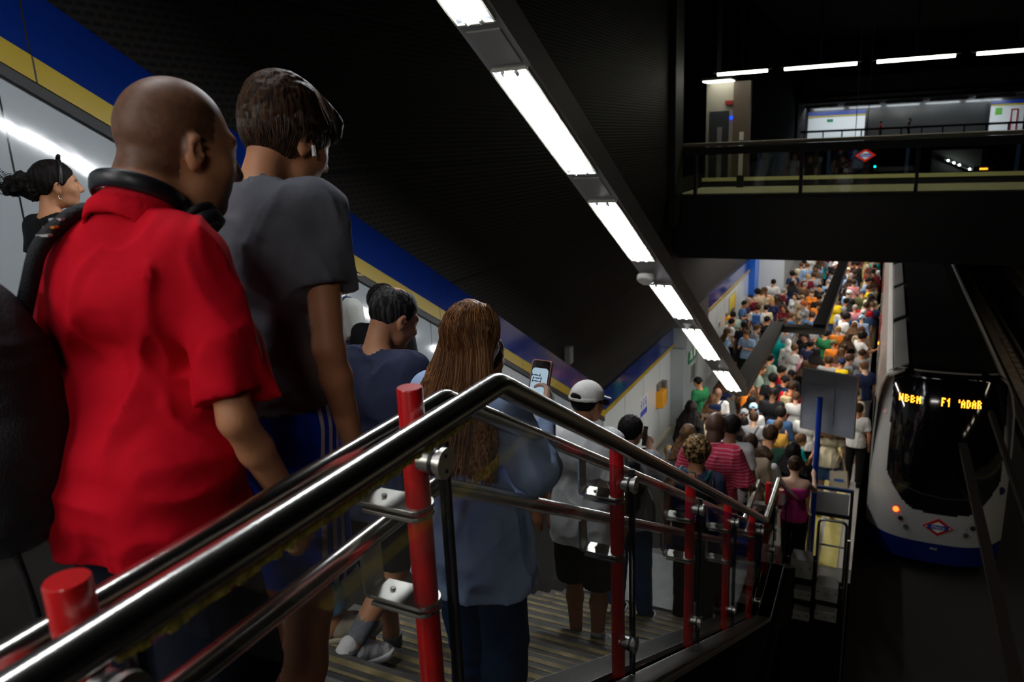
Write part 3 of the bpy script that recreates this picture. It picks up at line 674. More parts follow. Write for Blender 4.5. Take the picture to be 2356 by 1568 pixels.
# ------------------------------------------------------------------ things on the platform wall
def wallthing(name, lab, cat, y0, y1, z0, z1, m, th=.012, x=XW, frame=None):
    o = thing(name, lab, cat, (x, (y0+y1)/2, z0))
    obj('plate', MB().box(x-.002, x+th, y0, y1, z0, z1), m, o)
    if frame: obj('frame', MB().box(x-.002, x+th+.008, y0-.02, y0, z0-.02, z1+.02).box(x-.002, x+th+.008, y1, y1+.02, z0-.02, z1+.02).box(x-.002, x+th+.008, y0, y1, z1, z1+.02).box(x-.002, x+th+.008, y0, y1, z0-.02, z0), frame, o)
    return o
WHT = mat('sign_white', (.7, .7, .7), .4)
s1 = wallthing('sticker', 'blue and white wall sticker of three little standing figures', 'sticker', 14.85, 15.45, 1.13, 1.58, mat('sticker_pale', (.50, .53, .56), .35), .004)
obj('blue_bar', MB().box(XW+.004, XW+.007, 14.9, 15.42, 1.15, 1.28), mat('sticker_blue', (.03, .05, .35), .4), s1)
for i in range(3):
    y = 14.99+i*.17
    obj('figure', MB().disc((XW+.005, y, 1.50), (1, 0, 0), .032, .004, 12).prism([(y-.045, 1.45), (y+.045, 1.45), (y+.012, 1.32), (y-.012, 1.32)], XW+.004, XW+.007), mat('sticker_blue', (.03, .05, .35), .4), s1)
s2 = wallthing('help_point', 'orange-yellow help box on the platform wall beside the three-figure sticker', 'box', 16.15, 16.5, .98, 1.36, mat('orange_enamel', (.75, .32, .005), .4), .16)
obj('back_housing', MB().box(XW, XW+.13, 16.5, 16.68, 1.02, 1.50), mat('grey_box', (.12, .11, .10), .5), s2); obj('bracket', MB().box(XW, XW+.05, 16.2, 16.45, 1.36, 1.52), mat('grey_box', (.12, .11, .10), .5), s2)
s3 = wallthing('exit_sign', 'green exit sign with white running figure on the grey pilaster', 'sign', 17.9, 18.75, 1.55, 2.0, mat('sign_green', (.0, .16, .07), .4), .02, XW+.32)
obj('pictogram', MB().disc((XW+.343, 18.12, 1.9), (1, 0, 0), .035, .004, 12).prism([(18.05, 1.84), (18.2, 1.86), (18.24, 1.72), (18.3, 1.62), (18.22, 1.6), (18.14, 1.7), (18.06, 1.62), (18.0, 1.64), (18.1, 1.75)], XW+.341, XW+.345).prism([(18.42, 1.62), (18.62, 1.62), (18.62, 1.95), (18.42, 1.95)], XW+.341, XW+.344), WHT, s3)
s4 = wallthing('notice', 'small grey notice under the green exit sign', 'notice', 18.2, 18.65, 1.02, 1.42, mat('grey_notice', (.10, .10, .10), .4), .012, XW+.32, mat('aluminium_frame', (.45, .45, .46), .35, .6))
s5 = wallthing('poster', 'bright green poster panel behind the pilaster', 'poster', 19.0, 20.3, .6, 2.0, mat('poster_green', (.09, .36, .02), .4), .02, XW, mat('aluminium_frame', (.45, .45, .46), .35, .6))
obj('poster_patch', MB().box(XW+.02, XW+.023, 19.3, 20.0, .95, 1.35), mat('poster_dark_green', (.0, .14, .05), .4), s5)
s6 = wallthing('help_point', 'orange box on the far platform wall under a yellow poster', 'box', 24.4, 24.75, .95, 1.3, mat('orange_enamel', (.75, .32, .005), .4), .14)
obj('bracket', MB().box(XW, XW+.05, 24.45, 24.7, 1.3, 1.42), mat('grey_box', (.12, .11, .10), .5), s6)
s7 = wallthing('poster', 'yellow poster with blue figures on the far platform wall', 'poster', 25.0, 26.1, .85, 1.85, mat('poster_yellow', (.55, .42, .03), .4), .02, XW, mat('aluminium_frame', (.45, .45, .46), .35, .6))
obj('poster_patch', MB().box(XW+.02, XW+.023, 25.2, 25.9, 1.0, 1.35), mat('poster_navy', (.04, .04, .15), .4), s7)
s8 = wallthing('round_sign', 'small brown round sign on the far platform wall', 'sign', 23.3, 23.5, 1.2, 1.4, WHT, .01); obj('symbol', MB().disc((XW+.012, 23.4, 1.3), (1, 0, 0), .09, .006), mat('sign_brown', (.08, .02, .02), .4), s8)
s9 = thing('ticket_column', 'bright blue panel column at the far end of the platform wall', 'column', (XW+.1, 30, 0))
obj('panel', MB().box(XW, XW+.22, 28.9, 29.9, 1.1, 3.0), mat('bright_blue_panel', (.01, .11, .55), .3), s9); obj('plinth', MB().box(XW, XW+.2, 28.9, 29.9, 0, 1.1), WALLP, s9)
# ================================================================== footbridge
BY0, BY1, BZ = 18.0, 20.6, 5.68
br = thing('footbridge', 'dark glazed footbridge crossing over the tracks', 'bridge', (0, 19.3, 4.18))
DKB = mat('bridge_black', (.005, .005, .006), .5); BBM = mat('bridge_brown', (.012, .009, .009), .35)
xR = 9.4
obj('fascia', MB().box(XW, xR, BY0, BY0+.12, 4.18, 5.62), BBM, br)
obj('deck', MB().box(XW, xR, BY0+.12, BY1, 5.4, BZ), mat('bridge_floor_tile', (.62, .60, .36), .5, var=.15), br)
obj('soffit', MB().box(XW, xR, BY0+.12, BY1, 4.18, 4.3), DKB, br)
obj('skirting', MB().box(XW, xR, BY1-.06, BY1, BZ+.15, BZ+.24), mat('pale_yellow_kick_panel', (.85, .82, .42), .5), br)
obj('skirting_dark_strip', MB().box(XW, xR, BY1-.04, BY1+.06, BZ, BZ+.15), mat('navy_gap', (.006, .007, .02), .6), br)  # plain dark navy strip below the pale kick panel
obj('bottom_rail', MB().box(XW, xR, BY0-.02, BY0+.06, 5.58, 5.66), DKB, br)
obj('top_beam', MB().box(XW, xR, BY0-.02, BY0+.10, 6.56, 6.73), DKB, br)
obj('handrail', MB().tube([(XW, BY0+.05, 6.79), (xR, BY0+.05, 6.79)], .042, 20), mat('bridge_handrail', (.55, .50, .36), .5), br)
for x in (-4.41, -4.05, -1.74, .51, 2.85, 5.2): obj('post', MB().box(x-.035, x+.035, BY0-.03, BY0+.09, 5.62, 6.6), mat('bridge_post_navy', (.004, .008, .02), .5), br)
xs_ = [-4.41, -4.05, -1.74, .51, 2.85, 5.2]
for a, b in zip(xs_[:-1], xs_[1:]): obj('glass_panel', MB().box(a+.04, b-.04, BY0+.02, BY0+.032, 5.66, 6.56), GLASSD, br)
for x in (-3.03, -2.55, -1.37, .35, 2.55, 4.7): obj('rear_post', MB().box(x-.035, x+.035, BY1-.03, BY1+.03, BZ+.1, 6.62), mat('bridge_post_blue', (.006, .03, .10), .5), br)
obj('rear_rail', MB().box(XW+1.0, xR, BY1-.03, BY1+.03, 6.62, 6.72), DKB, br)
def blight(x0, x1, lab):
    y = 19.3; o = thing('bridge_light', lab, 'light', ((x0+x1)/2, y, 8.38))
    obj('tube', MB().box(x0, x1, y-.05, y+.05, 8.36, 8.42), TUBEB, o); obj('bracket', MB().box(x0-.1, x1+.1, y-.05, y+.05, 8.42, 8.46).box((x0+x1)/2-.03, (x0+x1)/2+.03, y-.03, y+.03, 8.46, 11), DKB, o)
blight(-3.85, -2.72, 'leftmost tube light above the footbridge'); blight(-2.34, -.82, 'second tube light from the left above the footbridge'); blight(-.42, 1.07, 'third tube light from the left above the footbridge'); blight(1.46, 2.95, 'rightmost tube light above the footbridge at the photo edge')
# lift lobby at the left end of the bridge
lb = thing('lift_shaft', 'steel and beige lift tower at the left end of the footbridge', 'lift', (-3.9, 21.0, BZ))
obj('wall_panel', MB().box(XW+.01, -3.72, 20.9, 21.0, BZ, 8.35), mat('beige_steel', (.42, .40, .33), .3, .3), lb)
obj('column', MB().box(-3.72, -3.30, 20.7, 20.9, BZ, 8.3), mat('brown_stone_column', (.12, .09, .07), .35), lb)
obj('door', MB().box(-4.35, -3.85, 20.86, 20.9, BZ, 7.6), mat('dark_steel_door', (.08, .085, .10), .25, .6), lb)
obj('door_edge', MB().box(-4.14, -4.02, 20.84, 20.86, BZ+.1, 7.2), mat('bright_steel_edge', (.5, .5, .5), .3, .8), lb)
obj('header', MB().box(-3.95, -3.75, 20.8, 20.9, 7.75, 7.85), mat('lift_red_sign', (.25, .02, .02), .4), lb)
obj('call_lamp', MB().disc((-3.80, 20.84, 7.42), (0, 1, 0), .035, .01), emit_mat('blue_call_lamp', (.0, .02, 1), 6), lb)
gs = thing('lobby_notice', 'small white and green totem in the bridge lobby', 'sign', (-3.42, 20.3, BZ)); obj('panel', MB().box(-3.47, -3.37, 20.25, 20.29, BZ+.3, 6.95+.1), WHT, gs); obj('green_patch', MB().box(-3.465, -3.36, 20.24, 20.25, 6.75, 6.85), mat('sign_green', (.0, .16, .07), .4), gs); obj('foot', MB().box(-3.5, -3.34, 20.2, 20.34, BZ, BZ+.3), DKB, gs)
ll = thing('lobby_light', 'bright recessed light over the lift lobby', 'light', (-4.1, 20.3, 8.3)); obj('panel', MB().box(-4.4, -3.72, 20.2, 20.8, 8.30, 8.33), TUBEK, ll); obj('frame', MB().box(-4.45, -3.66, 20.15, 20.85, 8.33, 8.4).box(-4.1, -4.0, 20.4, 20.5, 8.4, 11), DKB, ll)
ms = thing('rhombus_sign', 'red and white rhombus sign hanging beyond the footbridge', 'sign', (-.645, 24, 6.1))
R_ = lambda w_, h_: [(-.645-w_, 6.28), (-.645, 6.28-h_), (-.645+w_, 6.28), (-.645, 6.28+h_)]
obj('plate', MB().prismy(R_(.27, .18), 24, 24.06), emit_mat('rhombus_red_lit', (.8, .03, .01), .55), ms); obj('field', MB().prismy(R_(.17, .115), 23.985, 24), emit_mat('rhombus_white_lit', (.7, .75, .8), .6), ms)
obj('bar', MB().box(-.80, -.49, 23.975, 23.985, 6.235, 6.325), emit_mat('rhombus_blue_lit', (.02, .05, .3), .6), ms)
obj('lettering', text_mesh('Metro', .10, .001, Matrix.Translation((-.645, 23.97, 6.28)) @ Matrix.Rotation(math.pi/2, 4, 'X')), MATS['rhombus_white_lit'], ms)
obj('hanger', MB().cyl((-.645, 24.03, 6.4), (-.645, 24.03, 10.99), .01, 8), DKB, ms)
md = thing('rhombus_sign', 'dark reflection of the lit red rhombus sign, added as a second plate', 'sign', (-.9, 23, 6.0))  # dark plate added to imitate the reflection of the lit sign
obj('plate', MB().prismy([(-1.21, 6.02), (-.90, 5.83), (-.59, 6.02), (-.90, 6.21)], 23, 23.05), mat('reflected_red_rim', (.03, .004, .004), .4), md); obj('field', MB().prismy([(-1.15, 6.02), (-.90, 5.87), (-.65, 6.02), (-.90, 6.17)], 22.99, 23), DKB, md); obj('hanger', MB().cyl((-.9, 23.02, 6.1), (-.9, 23.02, 10.99), .01, 8), DKB, md)
# far mezzanine hall
HY = 46
struct('wall_far_hall', MB().box(-4.2, 5.7, HY, HY+.2, 6.3, 9.6), panel_mat('pale_blue_hall_panel', '#9fb6be', 2, 0, .3))
struct('floor_far_hall', MB().box(-4.3, 5.9, 40.5, HY, 6.2, 6.42), DARK)
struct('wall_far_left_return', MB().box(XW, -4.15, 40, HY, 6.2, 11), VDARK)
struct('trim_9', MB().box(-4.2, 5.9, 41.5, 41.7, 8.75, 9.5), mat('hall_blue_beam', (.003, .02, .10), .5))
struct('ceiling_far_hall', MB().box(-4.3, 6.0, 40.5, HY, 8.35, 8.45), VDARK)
hk = thing('ticket_hall_booth', 'white booth wall with blue top and yellow line in the far hall', 'booth', (-2.7, 45, 6.42))
obj('panel', MB().box(-4.15, -1.35, 45.2, 45.4, 6.42, 7.82), mat('booth_white', (.62, .63, .63), .4), hk); obj('blue_header', MB().box(-4.15, -1.35, 45.15, 45.4, 7.84, 8.05), BLUEP, hk); obj('yellow_line', MB().box(-4.15, -1.33, 45.12, 45.2, 7.78, 7.84), YEL, hk); obj('notice', MB().box(-3.2, -2.9, 45.17, 45.2, 7.5, 7.65), mat('sign_green', (.0, .16, .07), .4), hk)
hr = thing('ticket_hall_booth', 'white booth at the right end of the far hall with red door frame', 'booth', (5.0, 45, 6.42))
obj('panel', MB().box(4.25, 5.65, 45.2, 45.4, 6.42, 7.9), mat('booth_white', (.62, .63, .63), .4), hr); obj('blue_header', MB().box(4.25, 5.65, 45.15, 45.4, 7.96, 8.12), BLUEP, hr); obj('yellow_line', MB().box(4.25, 5.65, 45.12, 45.2, 7.88, 7.94), YEL, hr); obj('notice', MB().box(4.45, 4.72, 45.17, 45.2, 7.45, 7.78), mat('poster_green', (.09, .36, .02), .4), hr); obj('door_frame', MB().box(5.1, 5.15, 45.15, 45.2, 6.42, 7.7).box(5.35, 5.4, 45.15, 45.2, 6.42, 7.7).box(5.1, 5.4, 45.15, 45.2, 7.65, 7.7), mat('door_red', (.3, .01, .03), .4), hr)
fr = thing('guardrail', 'long dark guardrail in front of the far lit hall', 'railing', (0, 41, 6.42)); obj('top_rail', MB().box(-4.1, 5.8, 41, 41.08, 6.98, 7.08), DKB, fr)
for i in range(12): x = -3.9+i*.85; obj('post', MB().box(x-.03, x+.03, 41, 41.06, 6.42, 7.0), mat('bridge_post_blue', (.006, .03, .10), .5), fr)
for i in range(5):
    x = -3.4+i*1.9; o = thing('hall_light', 'tube light of the far hall, %s from the left' % ORD[i], 'light', (x, 43.5, 8.3)); obj('tube', MB().box(x-.8, x+.8, 43.4, 43.6, 8.24, 8.28), emit_mat('hall_tube', (.85, .95, 1), 45) if 'hall_tube' not in MATS else MATS['hall_tube'], o); obj('casing', MB().box(x-.82, x+.82, 43.36, 43.62, 8.28, 8.34).box(x-.82, x+.82, 43.36, 43.38, 8.21, 8.28), GREYP, o)
# stairs, escalator lamps and small lights seen through the glazing
struct('floor_far_ground', MB().box(-4.4, 6, 42.8, 47, 4.3, 4.62), VDARK)
fs = thing('far_staircase', 'pale far staircase with yellow nosings seen through the bridge glass', 'stairs', (-3.8, 44, 4.6))
for i in range(14):
    z = 4.65+i*.105; s_ = obj('step', MB().box(-4.15, -3.45, 43+i*.16, 43.2+i*.16, z, z+.105), mat('far_step_grey', (.30, .31, .31), .5), fs); obj('nosing', MB().box(-4.15, -3.45, 42.985+i*.16, 43+i*.16, z+.085, z+.105), YEL, s_)
es = thing('far_escalator', 'dark escalator with a row of bright lamps seen through the bridge glass', 'escalator', (2.6, 46, 4.4))
p0 = onray(2172, 366, 1, 45); p1 = onray(2250, 398, 1, 45)
obj('balustrade', MB().tube([p0, p1], .06, 8), mat('far_steel', (.2, .22, .22), .3, .8), es)
for t in (.15, .32, .48, .78):
    q = p0.lerp(p1, t); obj('lamp', MB().disc(q+Vector((-.05, -.2, .05)), (0, 1, 0), .045, .03, 10), MATS['hall_tube'], es)
obj('side_wall', MB().cbox((3.0, 45.4, 5.3), (2.2, .1, 1.1)), mat('far_grey_wall', (.05, .05, .045), .5), es)
fd = thing('departure_display', 'small orange departure display seen through the bridge glass', 'display', (3.6, 44, 5.0)); q = onray(2263, 388, 1, 44)
obj('case', MB().cbox(q, (.9, .1, .28)), DKB, fd); obj('text', MB().cbox(q+Vector((0, -.06, 0)), (.34, .02, .08)), MATS['amber_lamp'], fd); obj('hanger', MB().box(q.x-.02, q.x+.02, 44, 44.04, q.z+.14, 11), DKB, fd)
q = onray(2013, 383, 1, 44); sgn = thing('signal_light', 'tiny turquoise signal light seen through the bridge glass', 'light', q); obj('lens', MB().disc(q, (0, 1, 0), .055, .02, 14), emit_mat('turquoise_signal', (.0, .7, .7), 5), sgn); obj('post', MB().box(q.x-.04, q.x+.04, q.y+.02, q.y+.06, 4.05, q.z+.08), DKB, sgn)

# ================================================================== smooth solid bodies from distance fields
def vn(p, s, seed=0):                       # cheap smooth value noise, -1..1
    q = p*s; i = np.floor(q).astype(np.int64); f = q-i; f = f*f*(3-2*f); out = 0
    for dx in (0, 1):
        for dy in (0, 1):
            for dz in (0, 1):
                h = ((i[:, 0]+dx)*73856093) ^ ((i[:, 1]+dy)*19349663) ^ ((i[:, 2]+dz)*83492791) ^ (seed*2654435)
                h = (h ^ (h >> 13))*1274126177 & 0xffff
                out = out+(h/32767.5-1)*(f[:, 0] if dx else 1-f[:, 0])*(f[:, 1] if dy else 1-f[:, 1])*(f[:, 2] if dz else 1-f[:, 2])
    return out
def A(*v): return np.array(v, float)
def d_cone(p, a, b, ra, rb):
    ab = b-a; L2 = float(ab @ ab)+1e-12; t = np.clip(((p-a) @ ab)/L2, 0, 1)
    return np.linalg.norm(p-a-t[:, None]*ab, axis=1)-(ra+(rb-ra)*t)
def d_ell(p, c, r, R=None):
    q = p-c
    if R is not None: q = q @ R
    k0 = np.linalg.norm(q/r, axis=1); k1 = np.linalg.norm(q/(r*r), axis=1)+1e-9
    return k0*(k0-1)/k1
def smin(a, b, k):
    if k <= 0: return np.minimum(a, b)
    h = np.clip(.5+.5*(b-a)/k, 0, 1); return b+(a-b)*h-k*h*(1-h)
def ev(prims, p):                           # prims: ('c',a,b,ra,rb,k) / ('e',c,r,R,k)
    d = None
    for q in prims:
        e = d_cone(p, q[1], q[2], q[3], q[4]) if q[0] == 'c' else d_ell(p, q[1], q[2], q[3])
        if q[0] == 'x': continue
        d = e if d is None else smin(d, e, q[-1])
    return d
def mesh_sdf(fn, lo, hi, h, name, colfn=None):
    lo = np.array(lo, float); hi = np.array(hi, float); C = 4
    n = np.ceil((hi-lo)/h/C).astype(int)+1
    cg = np.stack(np.meshgrid(*[lo[i]+(np.arange(n[i])+.5)*h*C for i in range(3)], indexing='ij'), -1).reshape(-1, 3)
    dc = fn(cg).reshape(n)
    near = np.abs(dc) < h*C*1.35
    V = np.repeat(np.repeat(np.repeat(dc, C, 0), C, 1), C, 2)
    idx = np.argwhere(near); off = np.stack(np.meshgrid(*[np.arange(C)]*3, indexing='ij'), -1).reshape(-1, 3)
    fi = (idx[:, None, :]*C+off[None]).reshape(-1, 3)
    if not len(fi): raise RuntimeError('empty '+name)
    P = lo+(fi+.5)*h
    V[fi[:, 0], fi[:, 1], fi[:, 2]] = fn(P)
    N = V.shape; Sg = V < 0
    c8 = [Sg[a:N[0]-1+a, b:N[1]-1+b, c:N[2]-1+c] for a in (0, 1) for b in (0, 1) for c in (0, 1)]
    cnt = sum(x.astype(np.int8) for x in c8); act = (cnt > 0) & (cnt < 8)
    cells = np.argwhere(act); vid = -np.ones(act.shape, np.int64); vid[act] = np.arange(len(cells))
    acc = np.zeros((len(cells), 3)); num = np.zeros(len(cells))
    co = [(a, b, c) for a in (0, 1) for b in (0, 1) for c in (0, 1)]
    for i in range(8):
        for j in range(i+1, 8):
            if sum(abs(co[i][k]-co[j][k]) for k in range(3)) != 1: continue
            A_, B_ = np.array(co[i]), np.array(co[j])
            va = V[tuple((cells+A_).T)]; vb = V[tuple((cells+B_).T)]
            m = (va < 0) != (vb < 0); t = np.where(m, va/np.where(m, va-vb, 1), 0)
            acc += (A_+t[:, None]*(B_-A_))*m[:, None]; num += m
    pos = lo+(cells+acc/num[:, None]+.5)*h
    F = []
    for ax in range(3):
        u, v = (ax+1) % 3, (ax+2) % 3
        sl = [slice(None)]*3; sh = [slice(None)]*3; sl[ax] = slice(0, -1); sh[ax] = slice(1, None)
        e = Sg[tuple(sl)] != Sg[tuple(sh)]; E = np.argwhere(e)
        E = E[(E[:, u] > 0) & (E[:, v] > 0) & (E[:, u] < N[u]-1) & (E[:, v] < N[v]-1)]
        ins = Sg[tuple(E.T)]
        def cell(du, dv):
            q = E.copy(); q[:, u] += du; q[:, v] += dv; return vid[tuple(q.T)]
        Q = np.stack([cell(-1, -1), cell(0, -1), cell(0, 0), cell(-1, 0)], 1)
        Q[~ins] = Q[~ins][:, ::-1]; F.append(Q[(Q >= 0).all(1)])
    F = np.concatenate(F)
    me = bpy.data.meshes.new(name); me.vertices.add(len(pos)); me.vertices.foreach_set('co', pos.ravel())
    me.loops.add(F.size); me.loops.foreach_set('vertex_index', F.ravel().astype(np.int32))
    me.polygons.add(len(F)); me.polygons.foreach_set('loop_start', np.arange(0, F.size, 4, dtype=np.int32))
    try: me.polygons.foreach_set('loop_total', np.full(len(F), 4, dtype=np.int32))
    except Exception: pass
    me.update(calc_edges=True); me.polygons.foreach_set('use_smooth', np.ones(len(F), bool))
    if colfn is not None:
        ca = me.color_attributes.new('tone', 'FLOAT_COLOR', 'POINT'); c = colfn(pos)
        ca.data.foreach_set('color', np.concatenate([c, np.ones((len(c), 1))], 1).ravel())
    me.validate(); return me
def rotz(a): c, s = math.cos(a), math.sin(a); return np.array([[c, -s, 0], [s, c, 0], [0, 0, 1.]])
def rotx(a): c, s = math.cos(a), math.sin(a); return np.array([[1., 0, 0], [0, c, -s], [0, s, c]])
def roty(a): c, s = math.cos(a), math.sin(a); return np.array([[c, 0, s], [0, 1., 0], [-s, 0, c]])
# ------------------------------------------------------------------ a posed human figure, facing +y, feet on z=0
class Fig:
    def __init__(s, H=1.75, fat=1.0, belly=0, fem=0, hyaw=0, hpitch=0, hroll=0, lean=0, twist=0, arms=None, legs=None, headk=1.0, shw=1.0, hands=None, stoop=0, nk=0, nr=1, shz=0):
        k = s.k = H/1.75; s.H = H; s.fat = fat; s.fem = fem; s.belly = belly; s.stoop = stoop; s.nr = nr
        s.hips = .088+.01*fem; s.shx = (.178-.022*fem)*shw*(.93+.07*fat)
        J = s.J = {}
        piv = A(0, 0, .95); Rl = rotz(twist) @ rotx(-lean)
        up = lambda *v: piv+Rl @ (A(*v)-piv)
        s.up = up; s.Rl = Rl
        J['pelvis'] = A(0, 0, .95); J['waist'] = up(0, .0, 1.10); J['chest'] = up(0, -.005, 1.30); J['neck0'] = up(0, -.02+.02*stoop, 1.445); J['neck1'] = up(0, .012+.05*stoop, 1.535+nk)
        for sd, sx in (('R', 1), ('L', -1)):
            J['sh'+sd] = up(sx*s.shx, -.015, 1.415+shz)
            el, wr = (arms or {}).get(sd, ((.055, -.02, -.285), (.055, .05, -.53)))
            J['el'+sd] = J['sh'+sd]+Rl @ A(sx*el[0], el[1], el[2]); J['wr'+sd] = J['sh'+sd]+Rl @ A(sx*wr[0], wr[1], wr[2])
            J['hip'+sd] = A(sx*s.hips, 0, .93)
            kn, an = (legs or {}).get(sd, ((.095, .02, .49), (.10, -.03, .085)))
            J['kn'+sd] = A(sx*kn[0], kn[1], kn[2]); J['an'+sd] = A(sx*an[0], an[1], an[2])
        s.Rh = Rl @ rotz(hyaw) @ rotx(-hpitch) @ roty(hroll)
        s.hc = J['neck1']+Rl @ rotz(hyaw*.5) @ A(0, .01, .0)+s.Rh @ A(0, .012, .082)
        s.hk = headk; s.handp = hands or {}
        for n in J: J[n] = J[n]*k
        s.hc = s.hc*k
    def h(s, x, y, z): return s.hc+s.Rh @ (A(x, y, z)*s.k*s.hk)
    def hr(s, *r): return A(*r)*s.k*s.hk
    def limbs(s, up=True, low=True):
        k, J, f = s.k, s.J, s.fat; P = []
        for sd in 'RL':
            if up:
                sh, el, wr = J['sh'+sd], J['el'+sd], J['wr'+sd]; m = .93-.13*s.fem
                P.append(('c', sh, el, .052*k*f*m, .040*k*f*m, .03*k)); md = el+(wr-el)*.3
                P.append(('c', el, md, .039*k*f*m, .040*k*f*m, .015*k)); P.append(('c', md, wr, .040*k*f*m, .026*k*m, .015*k))
            if low:
                hp, kn, an = J['hip'+sd], J['kn'+sd], J['an'+sd]
                P.append(('c', hp, kn, .085*k*f, .055*k, .03*k)); md = kn+(an-kn)*.32+A(0, -.012, 0)*k
                P.append(('c', kn, md, .052*k, .054*k, .02*k)); P.append(('c', md, an, .053*k, .034*k, .02*k))
                P.append(('c', an, an+A(0, .11, -.05)*k, .034*k, .026*k, .02*k)); P.append(('c', an, an+A(0, -.035, -.045)*k, .03*k, .026*k, .02*k))
        return P
    def torso(s, g=0.):
        k, J, f, fe = s.k, s.J, s.fat, s.fem; R = s.Rl; e = lambda n, x, y=0, z=0: J[n]+R @ A(x, y, z)*k; P = []
        c = .108*f*k+g; wa = (.094+.022*s.belly-.010*fe)*f*k+g; hp = (.108+.008*fe)*f*k+g
        P.append(('c', e('chest', -.085+.012*fe), e('chest', .085-.012*fe), c*.97, c*.97, .05*k)); P.append(('c', e('chest', -.10+.014*fe, -.01, .075), e('chest', .10-.014*fe, -.01, .075), .080*f*k+g, .080*f*k+g, .06*k))
        P.append(('c', e('waist', -.055, .012*s.belly), e('waist', .055, .012*s.belly), wa, wa, .06*k))
        if s.belly: P.append(('e', e('waist', 0, .06*s.belly+.02, .0), A(.15, .12, .15)*k*f*(.8+.2*s.belly)+g, None, .06*k))
        P.append(('c', J['pelvis']+A(-.065, -.005, .0)*k, J['pelvis']+A(.065, -.005, 0)*k, hp, hp, .06*k)); P.append(('c', J['pelvis']+A(-.06, -.04, -.05)*k, J['pelvis']+A(.06, -.04, -.05)*k, .085*k*f+g, .085*k*f+g, .05*k))
        P.append(('c', J['neck0']-R @ A(0, -.0, .02)*k, e('shR', -.02, 0, .0), .050*k+g*.6, .050*f*k+g, .045*k)); P.append(('c', J['neck0']-R @ A(0, 0, .02)*k, e('shL', .02, 0, .0), .050*k+g*.6, .050*f*k+g, .045*k))
        if fe:
            for sx in (-1, 1): P.append(('e', e('chest', sx*.07, .09, -.01), A(.062, .055, .06)*k+g, None, .03*k))
        return P
    def head(s, ears=True, nose=1.0, heavy=0):
        k = s.k; h, r = s.h, s.hr; R = s.Rh; hk = k*s.hk; P = []
        P.append(('c', s.J['neck0'], s.J['neck1']+s.Rh @ A(0, -.018, .01)*k, ((.060-.008*s.fem)*k*(.9+.1*s.fat)+.006*heavy)*s.nr, ((.052-.006*s.fem)*k+.006*heavy)*s.nr, .03*k))
        P.append(('e', h(0, -.018, .022), r(.077, .098, .094), R, .03*k)); P.append(('e', h(0, .035, -.03), r(.064, .066, .082), R, .03*k))
        P.append(('c', h(-.028, .030, -.082), h(.028, .030, -.082), .034*hk, .034*hk, .02*k)); P.append(('e', h(0, .072, -.098), r(.026, .022, .020), R, .02*k))
        if heavy: P.append(('e', h(0, .02, -.085), r(.062, .06, .045), R, .03*k)); P.append(('e', h(0, -.07, -.09), r(.055, .04, .06), R, .03*k))
        P.append(('c', h(-.035, .072, .020), h(.035, .072, .020), .015*hk, .015*hk, .016*k))
        P.append(('c', h(0, .086, .012), h(0, .112, -.030), .009*hk, .0125*hk*nose, .010*k)); P.append(('c', h(-.011, .100, -.034), h(.011, .100, -.034), .009*hk*nose, .009*hk*nose, .006*k))
        P.append(('c', h(-.017, .087, -.061), h(.017, .087, -.061), .0085*hk, .0085*hk, .006*k)); P.append(('c', h(-.014, .085, -.071), h(.014, .085, -.071), .009*hk, .009*hk, .005*k))
        for sx in (-1, 1):
            P.append(('e', h(sx*.040, .058, -.030), r(.026, .026, .024), R, .018*k))
            if ears:
                Re = R @ rotz(-sx*.35) @ roty(sx*.12)
                P.append(('e', h(sx*.080, -.006, -.018), r(.009, .019, .032), Re, .006*k)); P.append(('e', h(sx*.076, -.002, -.043), r(.007, .009, .012), Re, .005*k))
        return P
    def eyes(s):                            # sockets to carve and the eyeballs that fill them
        return [('e', s.h(sx*.031, .086, -.001), s.hr(.016, .013, .011), s.Rh) for sx in (-1, 1)], [(s.h(sx*.031, .079, -.002), .0125*s.k*s.hk) for sx in (-1, 1)]
    def ears_dent(s): return [('e', s.h(sx*.087, .0, -.014), s.hr(.006, .010, .017), s.Rh @ rotz(-sx*.35)) for sx in (-1, 1)]
    def hand(s, sd, curl=.35, spread=.0, fine=True, R=None):
        k = s.k; J = s.J; sx = 1 if sd == 'R' else -1; w = J['wr'+sd]; f = (w-J['el'+sd]); f = f/np.linalg.norm(f)
        # local frame: f along the hand, n = palm normal (towards the thigh), t = thumb side (forwards)
        n = A(-sx, 0, 0); n = n-f*(n @ f); n /= np.linalg.norm(n); t = np.cross(n, f)*(-1 if sx > 0 else 1)
        if t[1] < 0 and R is None: t = -t
        if R is not None: f, n, t = [R @ v for v in (f, n, t)]
        q = lambda a, b, c: w+(f*a+n*b+t*c)*k
        P = [('c', w, q(.03, 0, 0), .024*k, .022*k, .01*k)]
        for c in (-.027, -.009, .009, .026): P.append(('c', q(.025, 0, c*.6), q(.082, .002, c), .0155*k, .0135*k, .008*k))
        Ls = (.024, .030, .033, .030) if True else 0
        Ls = (.026, .034, .037, .033)
        for i, (c, L) in enumerate(zip((-.031, -.0105, .0105, .031), Ls)):
            p = q(.085, .002, c); ang = curl*(1.15-.1*i); d = None
            for j in range(3):
                a = ang*(j+1)*.75; dr = f*math.cos(a)+n*math.sin(a)+t*(spread*(i-1.5)*.2); p2 = p+dr*L*k*(1, .74, .58)[j]
                P.append(('c', p, p2, .0092*k*(1-.06*j), .0086*k*(1-.06*j), .0022*k)); p = p2
        p = q(.022, .008, .022); p2 = q(.052, .018, .046); p3 = q(.080, .030+.02*curl, .050)
        P += [('c', p, p2, .016*k, .0115*k, .008*k), ('c', p2, p3, .0105*k, .0088*k, .003*k)]
        return P
